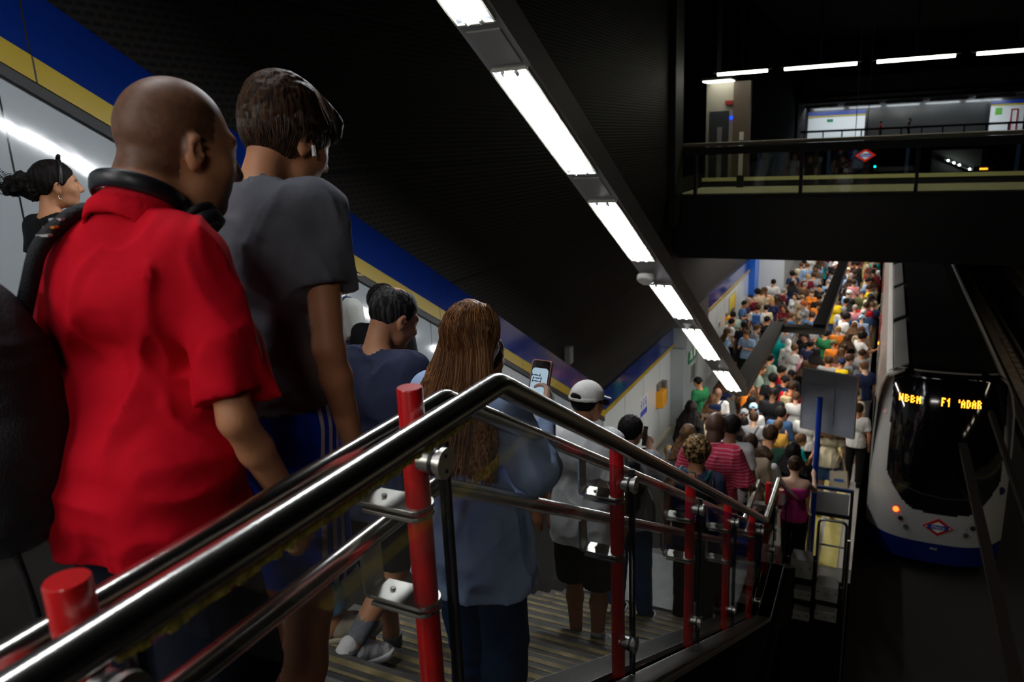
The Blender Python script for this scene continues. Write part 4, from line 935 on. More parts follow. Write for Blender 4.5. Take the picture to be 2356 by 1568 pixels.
# ================================================================== people
def skin_mat(name, col, rough=.5):
    m = mat(name, col, rough, bump=.05, bscale=220, spec=.35); nt = m.node_tree
    a = nt.nodes.new('ShaderNodeVertexColor'); a.layer_name = 'tone'
    mx = nt.nodes.new('ShaderNodeMix'); mx.data_type = 'RGBA'; mx.blend_type = 'MULTIPLY'; mx.inputs[0].default_value = 1
    mx.inputs[6].default_value = tuple(col)+(1,); nt.links.new(a.outputs[0], mx.inputs[7]); nt.links.new(mx.outputs[2], nt.nodes['Principled BSDF'].inputs['Base Color'])
    return m
SK = dict(tan=skin_mat('tan_skin', (.50, .225, .115)), fair=skin_mat('fair_skin', (.60, .36, .25)), brown=skin_mat('brown_skin', (.20, .095, .055)), dark=skin_mat('dark_skin', (.085, .040, .026)), olive=skin_mat('olive_skin', (.40, .175, .09)))
def hair_mat(name, c, c2=None, rough=.5, st=(90, 90, 5)):
    m = mat('hair_'+name, c, rough, bump=.5, bscale=1, stretch=st, var=.0, spec=.06)
    nt = m.node_tree; N = nt.nodes; n = N.new('ShaderNodeTexNoise'); n.inputs['Scale'].default_value = 1; n.inputs['Detail'].default_value = 3
    mp = N.new('ShaderNodeMapping'); mp.inputs['Scale'].default_value = st; tc = N.new('ShaderNodeTexCoord'); nt.links.new(tc.outputs['Object'], mp.inputs[0]); nt.links.new(mp.outputs[0], n.inputs['Vector'])
    c2 = c2 or tuple(min(1, v*2.2) for v in c)
    r = N.new('ShaderNodeMapRange'); r.inputs[1].default_value = .42; r.inputs[2].default_value = .62; nt.links.new(n.outputs[0], r.inputs[0])
    nt.links.new(mixcol(nt, r.outputs[0], tuple(c), tuple(c2)), N['Principled BSDF'].inputs['Base Color'])
    return m
HR = dict(black=hair_mat('black', (.006, .005, .005), (.016, .013, .012)), darkbrown=hair_mat('darkbrown', (.016, .009, .006), (.065, .034, .018)), brown=hair_mat('brown', (.06, .03, .016), (.13, .07, .035)),
          auburn=hair_mat('auburn', (.10, .036, .011), (.36, .16, .055), .36, (150, 150, 4)), blond=hair_mat('blond', (.25, .14, .05), (.45, .30, .13)), grey=hair_mat('grey', (.16, .155, .15), (.34, .33, .32)), red=hair_mat('red', (.16, .04, .015)),
          fade=hair_mat('greying', (.010, .009, .009), (.05, .048, .046)), curly=hair_mat('curly', (.02, .012, .007), (.30, .18, .07), .45, (38, 38, 38)))
def cloth(name, c, rough=.85, b=.25): return mat('cloth_'+name, c, rough, bump=b*1.6, bscale=24, var=.08, vscale=9, spec=.15)
def rdg(n): return 1-2*np.abs(n)
def wrinkle(p, amp, sc=1.0, seed=0, wz=None, k=1):
    if amp <= 0: return 0
    q = p+.04*np.stack([vn(p, 7, seed+5), vn(p, 7, seed+6), vn(p, 7, seed+7)], 1)
    a = rdg(vn(q*A(8, 8, 3)*sc, 1, seed)); b = rdg(vn(q*A(17, 17, 7)*sc, 1, seed+1)); c = vn(q*A(4, 4, 13)*sc, 1, seed+2)
    a = np.maximum(a, 0)**1.5*1.6-.5; b = np.maximum(b, 0)**1.5-.3
    w = a*.75+b*.4
    if wz is not None: w = w*(1-wz(p))+rdg(c)*wz(p)*1.3
    return -amp*w
def person(label, fig_kw, skin='tan', hair=('short', 'black'), top=None, bottom=None, shoes=None, head=None, y=None, pos=None, rot=0, res=.006, extra=(), group=None, tones=None, fixH=None, footz=None, fine=False, fingers=None, cap=None, drop=None, heavy=0):
    r = math.radians(rot)
    kw = dict(fig_kw)
    if head is not None:                    # where the crown of the head is seen
        q = onray(head[0], head[1], 1, y); T = A(q.x, q.y, q.z)
        kw['H'] = 1.75; f0 = Fig(**kw); tl = f0.hc+A(0, 0, .120)
        fz = footz if footz is not None else zstep(T[1]-.05)
        kw['H'] = 1.75*(T[2]-fz)/tl[2]; f = Fig(**kw); tl = f.hc+A(0, 0, .120*f.k); R = rotz(r)
        root = T-R @ tl; root[2] = fz
    else:
        f = Fig(**kw); root = A(*pos)
    k = f.k; J = f.J
    hd = f.head(heavy=heavy); body = f.torso()+f.limbs()+hd
    hands = []
    for sd in 'RL':
        if fingers and sd in fingers: hands += f.hand(sd, **fingers[sd])
        else:
            w = J['wr'+sd]; fd = (w-J['el'+sd]); fd /= np.linalg.norm(fd)
            hands += [('c', w, w+fd*.06*k, .026*k, .030*k, .02*k), ('c', w+fd*.06*k, w+fd*.14*k, .028*k, .014*k, .02*k)]
    sock, balls = f.eyes(); dent = f.ears_dent()
    def bfn(p):
        d = ev(body, p)
        if fine:
            for q in sock: d = np.maximum(d, -d_ell(p, q[1], q[2], q[3]))
            for q in dent: d = np.maximum(d, -smin(d_ell(p, q[1], q[2], q[3]), np.full(len(p), 9.), 0))
            for c, rr_ in balls: d = np.minimum(d, np.linalg.norm(p-c, axis=1)-rr_)
        hdn = ev(hands, p); return smin(d, hdn, .006*k)
    def cfn(p):
        c = np.ones((len(p), 3)); l = (p-f.hc) @ f.Rh/(k*f.hk)
        c *= (1+.06*vn(p, 22, 3))[:, None]
        near = np.linalg.norm(l, axis=1) < .17
        lip = near & (np.abs(l[:, 2]+.066) < .0125) & (np.abs(l[:, 0]) < .024) & (l[:, 1] > .085); c[lip] *= A(.85, .5, .5)
        if fine:
            for cc, rr_ in balls:
                e = np.linalg.norm(p-cc, axis=1) < rr_*1.04; c[e] = A(1.5, 1.8, 2.0)
                li = (cc-f.hc) @ f.Rh/(k*f.hk); ir = e & (np.hypot(l[:, 0]-li[0], l[:, 2]-li[2]) < .006); c[ir] = .03
        br = near & (np.abs(l[:, 2]-.020-.0*l[:, 0]) < .005) & (np.abs(np.abs(l[:, 0])-.033) < .019) & (l[:, 1] > .06); c[br] *= .25
        if not fine:
            ey = near & (np.abs(l[:, 2]-.002) < .008) & (np.abs(np.abs(l[:, 0])-.032) < .015) & (l[:, 1] > .06); c[ey] *= .3
        if tones: c = tones(l, c, p)
        return np.clip(c, 0, 4)
    allp = np.array([J[n] for n in J]); lo = allp.min(0)-.17*k; hi = allp.max(0)+.17*k; hi[2] = f.hc[2]+.15*k; lo[2] = min(J['anR'][2], J['anL'][2])-.10*k
    me = mesh_sdf(bfn, lo, hi, res, 'person', cfn)
    o = bpy.data.objects.new('person', me); COL.objects.link(o); me.materials.append(SK[skin]); tag(o, label, 'person', group)
    o.location = root; o.rotation_euler = (0, 0, r)
    def child(nm, m_, mt, par=o, lab=None):
        c = bpy.data.objects.new(nm, m_); COL.objects.link(c); c.parent = par; m_.materials.append(mt)
        if lab: c['label'] = lab
        return c
    if top:
        g = top.get('g', .014)*k; sf = top.get('sleeve', .55); hem = top.get('hem', .88)*k; amp = top.get('amp', .004); sd_ = top.get('seed', 1); th = 0
        fl = top.get('flare', .0); tp = f.torso(g); R = f.Rl
        hb = J['pelvis']*0+A(0, 0, hem); tp.append(('c', J['pelvis']+A(-.055, .0, .05)*k, hb+A(-.055, .0, -.05)*k, (.124*f.fat)*k+g, (.130*f.fat+fl)*k+g, .04*k)); tp.append(('c', J['pelvis']+A(.055, 0, .05)*k, hb+A(.055, .0, -.05)*k, (.124*f.fat)*k+g, (.130*f.fat+fl)*k+g, .04*k))
        slv = []
        for sd in 'RL':
            sh, el, wr = J['sh'+sd], J['el'+sd], J['wr'+sd]; m_ = .93-.13*f.fem
            if sf <= 1:
                e = sh+(el-sh)*sf; dr = (el-sh)/np.linalg.norm(el-sh); slv.append((sh, e, dr, .062*k*f.fat*m_+g*.6, (.056+top.get('sflare', .012))*k*f.fat*m_+g*.6))
            elif sf > 1:
                e = el+(wr-el)*(sf-1); dr = (wr-el)/np.linalg.norm(wr-el); slv.append((sh, el, None, .062*k*f.fat*m_+g*.6, (.052+top.get('puff', 0))*k*m_+g*.6)); slv.append((el, e, dr, (.052+top.get('puff', 0))*k*m_+g*.6, .036*k*m_+g*.6))
        n0, n1 = J['neck0'], J['neck1']; nd = (n1-n0)/np.linalg.norm(n1-n0); nr = top.get('neck', .066)*k
        nc = n0-nd*(-.008 if not top.get('collar') else .02)*k
        if top.get('collar'): tp.append(('c', n0-nd*.03*k, n0+nd*.02*k, .072*k, .066*k, .03*k))
        def tfn(p):
            d = ev(tp, p)
            for a, b, dr, ra, rb in slv:
                e = d_cone(p, a, b+(dr*.05*k if dr is not None else 0), ra, rb)
                if dr is not None: e = np.maximum(e, (p-b) @ dr)
                if sf > 0 or True: d = smin(d, e, .035*k)
            d = d+wrinkle(p, amp, top.get('sc', 1), sd_, top.get('wz'))
            d = np.maximum(d, hem+.006*vn(p, 5, 8)-p[:, 2])
            if sf == 0:
                for sx in (-1, 1): d = np.maximum(d, -(np.linalg.norm((p-J['sh'+('R' if sx > 0 else 'L')]-A(sx*.05, 0, .0)*k), axis=1)-.10*k))
            cut = d_cone(p, nc, n1+nd*.1*k, nr, nr*.95); d = np.maximum(d, -cut)
            if top.get('tube'): d = np.maximum(d, p[:, 2]-top['tube']*k)
            if th: d = np.maximum(d, -(d+th))
            return d
        lo2 = allp.min(0)-.20*k; hi2 = allp.max(0)+.20*k; lo2[2] = hem-.05; hi2[2] = J['neck1'][2]+.02
        tm = child('shirt', mesh_sdf(tfn, lo2, hi2, res, 'shirt'), top['mat'])
        if top.get('collar'):
            cr_ = top.get('cr', .075)*k; a0 = n0-nd*.012*k; a1 = n0+nd*.035*k+f.Rl @ A(0, -.012, 0)*k
            def colf(p):
                dd = d_cone(p, a0, a1, cr_+.012*k, cr_-.006*k); dd = np.abs(dd)-.004
                t = (p-a0) @ nd; dd = np.maximum(dd, np.maximum(-t-.045*k, t-.046*k)); front = ((p-a0) @ (f.Rl @ A(0, 1, 0))); gap = np.abs((p-a0) @ (f.Rl @ A(1, 0, 0)))
                return np.maximum(dd, np.minimum(front-.02, .025-gap))
            child('collar', mesh_sdf(colf, a0-.14, a1+.14, res*.8, 'collar'), top['mat'], tm)
    if bottom:
        g = .014*k; lg = bottom.get('len', 1.9); fl = bottom.get('flare', .0); fz_ = f.fat; zt = bottom.get('top', 1.03)*k; ba = bottom.get('amp', .005)
        def legs_(p):
            d = ev([('c', J['pelvis']+A(-.065, -.005, .0)*k, J['pelvis']+A(.065, -.005, 0)*k, .112*fz_*k+g, .112*fz_*k+g, .05*k), ('c', J['pelvis']+A(-.06, -.04, -.05)*k, J['pelvis']+A(.06, -.04, -.05)*k, .088*k*fz_+g, .088*k*fz_+g, .05*k), ('c', J['pelvis']+A(-.06, 0, .10)*k, J['pelvis']+A(.06, 0, .10)*k, .095*k*fz_+g, .095*k*fz_+g, .05*k)], p)
            for sd in 'RL':
                hp, kn, an = J['hip'+sd], J['kn'+sd], J['an'+sd]
                if lg <= 1:
                    e = hp+(kn-hp)*lg; dr = (kn-hp)/np.linalg.norm(kn-hp); q = d_cone(p, hp, e+dr*.05*k, .092*k*fz_+g, (.075+fl)*k+g); q = np.maximum(q, (p-e) @ dr)
                else:
                    e = kn+(an-kn)*(lg-1); dr = (an-kn)/np.linalg.norm(an-kn); q = smin(d_cone(p, hp, kn, .092*k*fz_+g, (.062+fl*.5)*k+g), np.maximum(d_cone(p, kn, e+dr*.05*k, (.062+fl*.5)*k+g, (.050+fl)*k+g), (p-e) @ dr), .02*k)
                d = smin(d, q, .02*k)
            d = d+wrinkle(p, ba, 1.0, 21, (lambda q: np.clip((.55-q[:, 2])*2, 0, 1)) if lg > 1 else None)
            return np.maximum(d, p[:, 2]-zt)
        lo3 = np.minimum.reduce([J[n] for n in ('pelvis', 'knL', 'anL', 'knR', 'anR')])-.2*k; hi3 = np.maximum.reduce([J[n] for n in ('pelvis', 'knL', 'anL', 'knR', 'anR')])+.2*k; lo3[2] = min(J['anR'][2], J['anL'][2])-.1*k
        if lg <= 1: lo3[2] = min(J['knR'][2], J['knL'][2])-.1
        hi3[2] = zt+.04
        child(bottom.get('name', 'trousers'), mesh_sdf(legs_, lo3, hi3, max(res, .007), 'trousers'), bottom['mat'])
    if shoes:
        for sd in 'RL':
            an = J['an'+sd]; ft = shoes.get('pose', {}).get(sd, (0, 0)); Rf = rotz(math.radians(ft[1])) @ rotx(-math.radians(ft[0]))
            F_ = lambda x, y, z: an+Rf @ (A(x, y, z)*k); up_ = [('c', F_(0, -.035, -.045), F_(0, .02, -.045), .036*k, .040*k, .02*k), ('c', F_(0, .02, -.045), F_(.004, .15, -.058), .041*k, .032*k, .02*k), ('c', F_(0, .0, -.0), F_(0, .09, -.04), .037*k, .032*k, .02*k), ('c', F_(0, -.035, -.02), F_(0, -.02, .0), .034*k, .036*k, .02*k)]
            nrm = Rf @ A(0, 0, 1); s0 = F_(0, 0, -.068)
            def ufn(p):
                d = ev(up_, p)+.0012*rdg(vn(p, 55, 4)); return np.maximum(d, -((p-s0) @ nrm))
            def sfn(p):
                q = (p-an) @ Rf/k; q2 = q.copy(); q2[:, 2] = 0
                d = d_cone(q2, A(0, -.036, 0), A(.004, .148, 0), .040, .046)*k
                zz = q[:, 2]+.079-.018*np.clip((q[:, 1]-.08)/.1, 0, 1)**2; return np.maximum(d, np.abs(zz)*k-.013*k)
            sh_ = child('shoe', mesh_sdf(ufn, an-.24*k, an+.24*k, res*.8, 'shoe'), shoes['mat']); child('sole', mesh_sdf(sfn, an-.24*k, an+.24*k, res*.9, 'sole'), shoes.get('sole', WHT), sh_)
            if shoes.get('sock'):
                kn = J['kn'+sd]; dv = (kn-an)/np.linalg.norm(kn-an); e = an+dv*shoes.get('sockh', .15)*k
                def kfn(p):
                    d = d_cone(p, an-dv*.03*k, e, .038*k, .046*k)+.0012*np.sin(np.arctan2(p[:, 1]-an[1], p[:, 0]-an[0])*40); return np.maximum(d, (p-e) @ dv)
                sk_ = child('sock', mesh_sdf(kfn, an-.12, e+.12, res*.7, 'sock'), shoes['sock'])
            if shoes.get('laces'):
                mb = MB()
                for i in range(5):
                    a_, b_ = F_(-.018, .035+.017*i, .012-.011*i), F_(.018, .045+.017*i, .012-.011*i); mb.tube([a_, F_(0, .04+.017*i, .018-.011*i), b_], .0035*k, 6)
                child('laces', mb.mesh('laces'), shoes['laces'], sh_)
    hairs(f, hair, child, res, cap)
    for e in extra: e(f, child, o)
    return o, f
# ------------------------------------------------------------------ hair, caps and headgear, made on the head of a figure
def hairs(f, hair, child, res, cap=None):
    if not hair: hair = ('none', 'black')
    typ, colr = hair[:2]; k = f.k*f.hk
    L = lambda p: (p-f.hc) @ f.Rh/k
    def skull(l, t): return np.minimum(d_ell(l, A(0, -.018, .022), A(.077, .098, .094)+t), 9)
    def reg(l, hl=.058, nape=-.085, side=-.005):
        y, z = l[:, 1], l[:, 2]; fz = np.where(y > .03, side+(hl-side)*np.clip((y-.03)/.05, 0, 1), np.where(y > -.02, side-.012*(y < .01), nape+(side-nape)*np.clip((y+.06)/.04, 0, 1)))
        ax = np.abs(l[:, 0]); fz = np.where((ax > .055) & (y > .035), fz+.01, fz); return fz-z
    lo, hi = f.hc-.26*k, f.hc+.24*k; fn = None; nm = 'hair'
    if typ in ('short', 'crop', 'boy', 'curly', 'balding', 'side'):
        t0, gr = dict(short=(.014, .004), crop=(.007, .0015), boy=(.014, .0028), curly=(.024, .012), balding=(.006, .002), side=(.012, .004))[typ]
        def fn(p):
            l = L(p); y, z = l[:, 1], l[:, 2]; t = t0*(.45+.75*np.clip((z+.06)/.13, 0, 1)); d = d_ell(l, A(0, -.018, .022), A(.077, .098, .094))-t
            if typ == 'boy':
                d = smin(d, d_ell(l, A(-.005, .062, .082), A(.060, .050, .030)), .03); d = smin(d, d_ell(l, A(.0, .098, .060), A(.050, .024, .036)), .02); d = smin(d, d_ell(l, A(0, -.05, .07), A(.07, .07, .06)), .03)
            sc_ = {'curly': A(34, 34, 34), 'crop': A(90, 90, 30), 'boy': A(90, 28, 60)}.get(typ, A(55, 38, 26)); q = l+.01*np.stack([vn(l, 30, 1), vn(l, 30, 2), vn(l, 30, 3)], 1)
            d = d-gr*rdg(vn(q*sc_, 1, 4))-gr*.4*rdg(vn(q*sc_*2.3, 1, 7))
            r_ = reg(l, .050 if typ != 'balding' else .075, -.075 if typ != 'boy' else -.088, -.002 if typ != 'curly' else -.02)
            if typ == 'boy': r_ = np.where(y > .06, .022-z+.02*vn(l, 40, 5), r_)
            d = smax(d, r_+.006*vn(l, 60, 9), .008)
            if typ == 'balding': d = np.maximum(d, -(np.linalg.norm((l-A(0, -.035, .122))/A(1.0, 1.1, .55), axis=1)-.052-.012*vn(l, 50, 3)))
            return d*k
    elif typ in ('bun', 'pony', 'tied'):
        def fn(p):
            l = L(p); d = d_ell(l, A(0, -.022, .024), A(.080, .102, .097))-.004-.002*rdg(vn(l*A(20, 70, 70), 1, 4)); d = smax(d, reg(l, .055, -.075, -.01), .008)
            q = l+.012*np.stack([vn(l, 26, 1), vn(l, 26, 2), vn(l, 26, 3)], 1)
            if typ == 'bun':
                b = d_ell(q, A(-.01, -.150, .005), A(.058, .062, .050)); b = smin(b, d_ell(q, A(-.02, -.185, -.01), A(.045, .04, .045)), .02); d = smin(d, smin(b, d_ell(q, A(0, -.11, -.045), A(.03, .035, .035)), .02)-.010*rdg(vn(q, 45, 6)), .01)
            elif typ == 'tied': d = smin(d, d_ell(q, A(0, -.115, .06), A(.036, .034, .034))-.004*rdg(vn(q, 60, 6)), .008)
            else:
                for i in range(5):
                    a = A(0, -.11-.012*i, .03-.05*i); d = smin(d, d_cone(q, a, a+A(0, -.012, -.05), .034-.002*i, .032-.003*i)-.004*rdg(vn(q*A(70, 70, 8), 1, 5)), .01)
            return d*k
    elif typ in ('long', 'xlong'):
        L_ = hair[2] if len(hair) > 2 else (.30 if typ == 'long' else .42)
        lo = f.hc-A(.26, .28, L_+.16)*k
        def fn(p):
            l = L(p); q = l.copy(); n_ = .006*vn(l*A(14, 14, 5), 1, 2); q[:, 0] += n_; d = d_ell(l, A(0, -.022, .026), A(.084, .108, .100))-.004
            z = np.clip(-l[:, 2]/L_, 0, 1); cy = -.045-.045*z-.055*z*z; hw = .090+.115*z; th = .056-.010*z
            s_ = np.stack([l[:, 0]/hw, (l[:, 1]-cy)/th], 1); dd = (np.linalg.norm(s_, axis=1)-1)*np.minimum(hw, th)
            dd = np.maximum(dd, np.maximum(l[:, 2]-.03, -L_+.03*vn(l*A(40, 40, 1), 1, 8)-l[:, 2]))
            d = smin(d, dd, .03); d = d-.0035*rdg(vn(q*A(70, 70, 5), 1, 4))-.0055*rdg(vn(q*A(26, 26, 3), 1, 9))
            face = d_ell(l, A(0, .085, -.03), A(.062, .055, .115)); return np.maximum(d, -face)*k
    elif typ == 'scarf':
        lo = f.hc-A(.26, .26, .34)*k; nm = 'headscarf'
        def fn(p):
            l = L(p); d = d_ell(l, A(0, -.015, .02), A(.090, .112, .108)); d = smin(d, d_cone(l, A(0, -.01, -.08), A(0, -.015, -.2), .085, .135), .04)-.005*rdg(vn(l*A(12, 12, 30), 1, 3))
            d = np.maximum(d, -.22-l[:, 2]); return np.maximum(d, -d_ell(l, A(0, .10, -.02), A(.052, .06, .085)))*k
    if fn is not None: child(nm, mesh_sdf(fn, lo, hi, res*.75, nm), HR[colr] if colr in HR else cloth(colr, hair[3] if len(hair) > 3 else (.5, .5, .5)))
    if typ == 'bun':
        mb = MB(); pts = [f.h(.088*math.cos(a), .012+.01*math.sin(a)-.0, .022+.100*math.sin(a)) for a in np.linspace(-.15, math.pi+.15, 18)]
        mb.tube(pts, .0085*k, 8); mb.tube([f.h(.0, .018, .125), f.h(.012, .022, .140), f.h(.025, .018, .128)], .011*k, 8); child('headband', mb.mesh('headband'), BLACK)
        mb = MB(); rg = random.Random(5)
        for i in range(60):
            a = rg.random()*6.28; b = rg.random()*3; x0, y0, z0 = -.01+.05*math.cos(a)*math.sin(b), -.16-.05*abs(math.cos(b)), .0+.05*math.sin(a)*math.sin(b); e = rg.random()*.05+.02
            mb.tube([f.h(x0, y0, z0), f.h(x0*1.3, y0-e*.6, z0+e*(rg.random()-.5)), f.h(x0*1.5, y0-e*1.2, z0+e*(rg.random()-.3)*1.6)], .0011, 4, False)
        child('stray_hair', mb.mesh('stray_hair'), HR[colr])['kind'] = 'stuff'
    if cap:                                  # (colour material, brim yaw in degrees, brim material)
        Rb = rotz(math.radians(cap[1]))
        def cf(p):
            l = L(p) @ Rb; d = d_ell(l, A(0, -.015, .030), A(.093, .112, .098)); d = d-.0015*rdg(np.sin(np.arctan2(l[:, 0], l[:, 1])*3)*.5); d = np.maximum(d, .022+.12*np.clip(-l[:, 1]-.0, 0, .1)*-.2-l[:, 2])
            a = d_ell(l, A(0, -.112, .030), A(.042, .05, .032)); d = np.maximum(d, -np.maximum(a, l[:, 2]-.060)); st = np.maximum(np.abs(d_ell(l, A(0, -.015, .028), A(.095, .114, .1)))-.003, np.maximum(np.abs(l[:, 2]-.026)-.010, l[:, 1]+.03))
            return np.minimum(d, st)*k
        c = child('cap', mesh_sdf(cf, f.hc-.2*k, f.hc+.2*k, res*.75, 'cap'), cap[0])
        def bf(p):
            l = L(p) @ Rb; z = l[:, 2]-(.034-.30*(l[:, 1]-.09)-1.9*l[:, 0]**2); d = np.maximum(d_ell(np.stack([l[:, 0], l[:, 1], 0*z], 1), A(0, .095, 0), A(.072, .088, 1)), np.abs(z)-.0035); return np.maximum(d, .07-l[:, 1])*k
        child('brim', mesh_sdf(bf, f.hc-.22*k, f.hc+.26*k, res*.6, 'brim'), cap[2], c)
        child('cap_button', MB().disc(f.hc+f.Rh @ (Rb @ A(0, -.015, .128))*k, (0, 0, 1), .007, .006, 10).mesh('cap_button'), cap[0], c)
def smax(a, b, k): return -smin(-a, -b, k)
def body_thing(name, label, cat, group=None): return label
def sdf_thing(name, label, cat, parts, root, rot=0, group=None):     # parts: (name, fn, lo, hi, h, material)
    o = thing(name, label, cat, tuple(root), group); o.rotation_euler = (0, 0, rot)
    for nm, fn, lo, hi, h, m in parts:
        me = fn if isinstance(fn, bpy.types.Mesh) else mesh_sdf(fn, lo, hi, h, nm)
        c = bpy.data.objects.new(nm, me); COL.objects.link(c); c.parent = o; me.materials.append(m)
    return o
# ------------------------------------------------------------------ the people on the upper stairs
def ARM(el, wr): return (el, wr)
REDC = mat('cloth_red_polo', (.55, .004, .016), .8, bump=.4, bscale=20, spec=.08)
GREYT = cloth('charcoal_tee', (.12, .123, .145)); NAVY = cloth('navy_tee', (.028, .033, .066)); BLK = cloth('black', (.006, .006, .007)); DENIM = cloth('dark_denim', (.022, .045, .11), .8, .5)
LDEN = cloth('light_denim', (.12, .28, .42), .8, .5); CHAM = cloth('blue_chambray', (.44, .58, .86)); WHTT = cloth('white_tee', (.88, .89, .90)); GRYT = cloth('grey_tee', (.30, .31, .33)); OLIV = cloth('dark_shorts', (.03, .027, .024))
def red_tones(l, c, p):
    near = np.linalg.norm(l, axis=1) < .2
    y, z = l[:, 1], l[:, 2]; hl = np.where(y > .03, .055+.2*(y-.03), np.where(y > -.02, -.0, -.075)); s = np.clip((z-hl)/.012, 0, 1)*near*(l[:, 1] < .092)
    s = s*(np.linalg.norm(l-A(0, -.02, .14), axis=1) > .0); n = .5+.5*vn(p, 140, 2); dk = (.20+.17*n)[:, None]*A(1, .98, 1.02); c = c*(1-s[:, None])+c*dk*s[:, None]
    b = near & (z < -.045) & (y > .055) & (np.abs(l[:, 0]) < .05); c[b] *= .45
    return c
# blue shorts with three white side stripes
def shorts_mat():
    m = cloth('royal_blue_shorts', (.012, .05, .55), .55, .15); nt = m.node_tree; o = objxyz(nt); b = nt.nodes['Principled BSDF']
    t = nmath(nt, 'ADD', o[1], nmath(nt, 'MULTIPLY', nmath(nt, 'SUBTRACT', o[2], .9), -.16)); s = None
    for c in (-.046, -.018, .010):
        k = nmath(nt, 'LESS_THAN', nmath(nt, 'ABSOLUTE', nmath(nt, 'SUBTRACT', t, c)), .0062); s = k if s is None else nmath(nt, 'MAXIMUM', s, k)
    s = nmath(nt, 'MULTIPLY', s, nmath(nt, 'GREATER_THAN', nmath(nt, 'ABSOLUTE', o[0]), .10)); src = b.inputs['Base Color'].links[0].from_socket
    nt.links.new(mixcol(nt, s, src, (.6, .6, .62)), b.inputs['Base Color']); return m
red, redf = person('large man with shaved head in a red polo shirt, headphones round his neck', dict(fat=.84, belly=.8, shw=.84, lean=.17, stoop=1.0, nk=-.022, shz=-.045, hyaw=-.42, hpitch=.12, headk=1.08, arms={'R': ((.085, -.01, -.28), (.075, .17, -.50)), 'L': ((.07, .0, -.28), (.02, .14, -.48))}),
    'tan', ('none', 'black'), dict(mat=REDC, g=.014, sleeve=.88, sflare=.020, hem=.83, amp=.020, flare=.01, collar=True, neck=.050, cr=.074, sc=.9, wz=lambda p: np.exp(-((p[:, 2]-1.02)/.09)**2)*.8), dict(mat=cloth('navy_shorts', (.008, .010, .020)), len=.95, flare=.03, name='shorts'),
    dict(mat=BLK), head=(393, 187), y=1.12, rot=6, res=.0065, tones=red_tones, fine=True, fingers={'R': dict(curl=.55), 'L': dict(curl=.5)}, heavy=1, footz=Z1)
boy, boyf = person('tall boy in a charcoal tee and blue shorts with three white stripes', dict(fat=.90, shw=.95, lean=.15, stoop=.7, nk=-.012, nr=.90, hyaw=-.30, hpitch=.30, arms={'R': ((.05, -.035, -.285), (.045, .06, -.52)), 'L': ((.05, .0, -.285), (.05, .06, -.52))}, legs={'R': ((.09, -.03, .49), (.09, -.14, .085)), 'L': ((.09, .0, .49), (.09, .0, .02))}),
    'tan', ('boy', 'darkbrown'), dict(mat=GREYT, g=.014, sleeve=.56, sflare=.012, hem=.995, amp=.015, flare=.0, neck=.064), dict(mat=shorts_mat(), len=.80, flare=.03, name='shorts', amp=.007), dict(mat=cloth('royal_blue_shoe', (.006, .03, .14)), sole=WHT, sock=cloth('white_sock', (.6, .6, .6)), sockh=.19, pose={'R': (22, 0), 'L': (0, 0)}),
    head=(650, 192), y=1.52, rot=4, res=.006, fine=True, fingers={'R': dict(curl=.45), 'L': dict(curl=.4)}, footz=5.28)
# headphones resting on the neck of the man in red
def ring_pts(f, rx, ry, z0, dz, a0, a1, n=22):
    n0 = f.J['neck0']; R = f.Rl; return [n0+R @ (A(rx*math.sin(a), -ry*math.cos(a), z0+dz*math.cos(a)))*f.k for a in np.linspace(a0, a1, n)]
hp_ = thing('headphones', 'black over-ear headphones hanging round the neck of the man in the red polo', 'headphones', red.location); hp_.rotation_euler = red.rotation_euler
def hchild(nm, mb, m, par=hp_, bev=0):
    c = bpy.data.objects.new(nm, mb.mesh(nm)); COL.objects.link(c); c.parent = par; c.data.materials.append(m); return c
HPM = mat('black_soft_plastic', (.012, .013, .018), .38)
bandp = ring_pts(redf, .080, .078, .040, .028, -1.9, 1.9)
mb = MB(); vs = []; fs = []
for i, q in enumerate(bandp):
    q = Vector(q); t = Vector(bandp[min(i+1, 21)])-Vector(bandp[max(i-1, 0)]); t.normalize(); u = Vector(redf.Rl @ A(0, 0, 1)); u = (u-t*u.dot(t)).normalized(); w_ = t.cross(u)
    for a in range(10):
        an = a*2*math.pi/10; vs.append(q+u*.017*math.cos(an)+w_*.006*math.sin(an))
fs = [(i*10+j, i*10+(j+1) % 10, (i+1)*10+(j+1) % 10, (i+1)*10+j) for i in range(21) for j in range(10)]
hchild('headband', mb.add(vs, fs, True), HPM)
for sx in (-1, 1):
    c = Vector(bandp[-1 if sx > 0 else 0])+Vector(redf.Rl @ A(sx*.012, .035, -.045)); ax = Vector(redf.Rl @ A(sx*.55, .15, -.8)).normalized()
    cup = hchild('ear_cup', MB().tube([c-ax*.016, c-ax*.012, c+ax*.010, c+ax*.016], [.038, .047, .047, .034], 26), HPM)
    hchild('ear_pad', MB().tube([c-ax*.034, c-ax*.030, c-ax*.018, c-ax*.016], [.03, .045, .046, .040], 26), mat('black_leatherette', (.008, .008, .009), .5), cup)
    hchild('yoke', MB().tube([Vector(bandp[-1 if sx > 0 else 0]), c+ax*.01], [.010, .008], 10), mat('gloss_black', (.01, .01, .012), .15), cup)
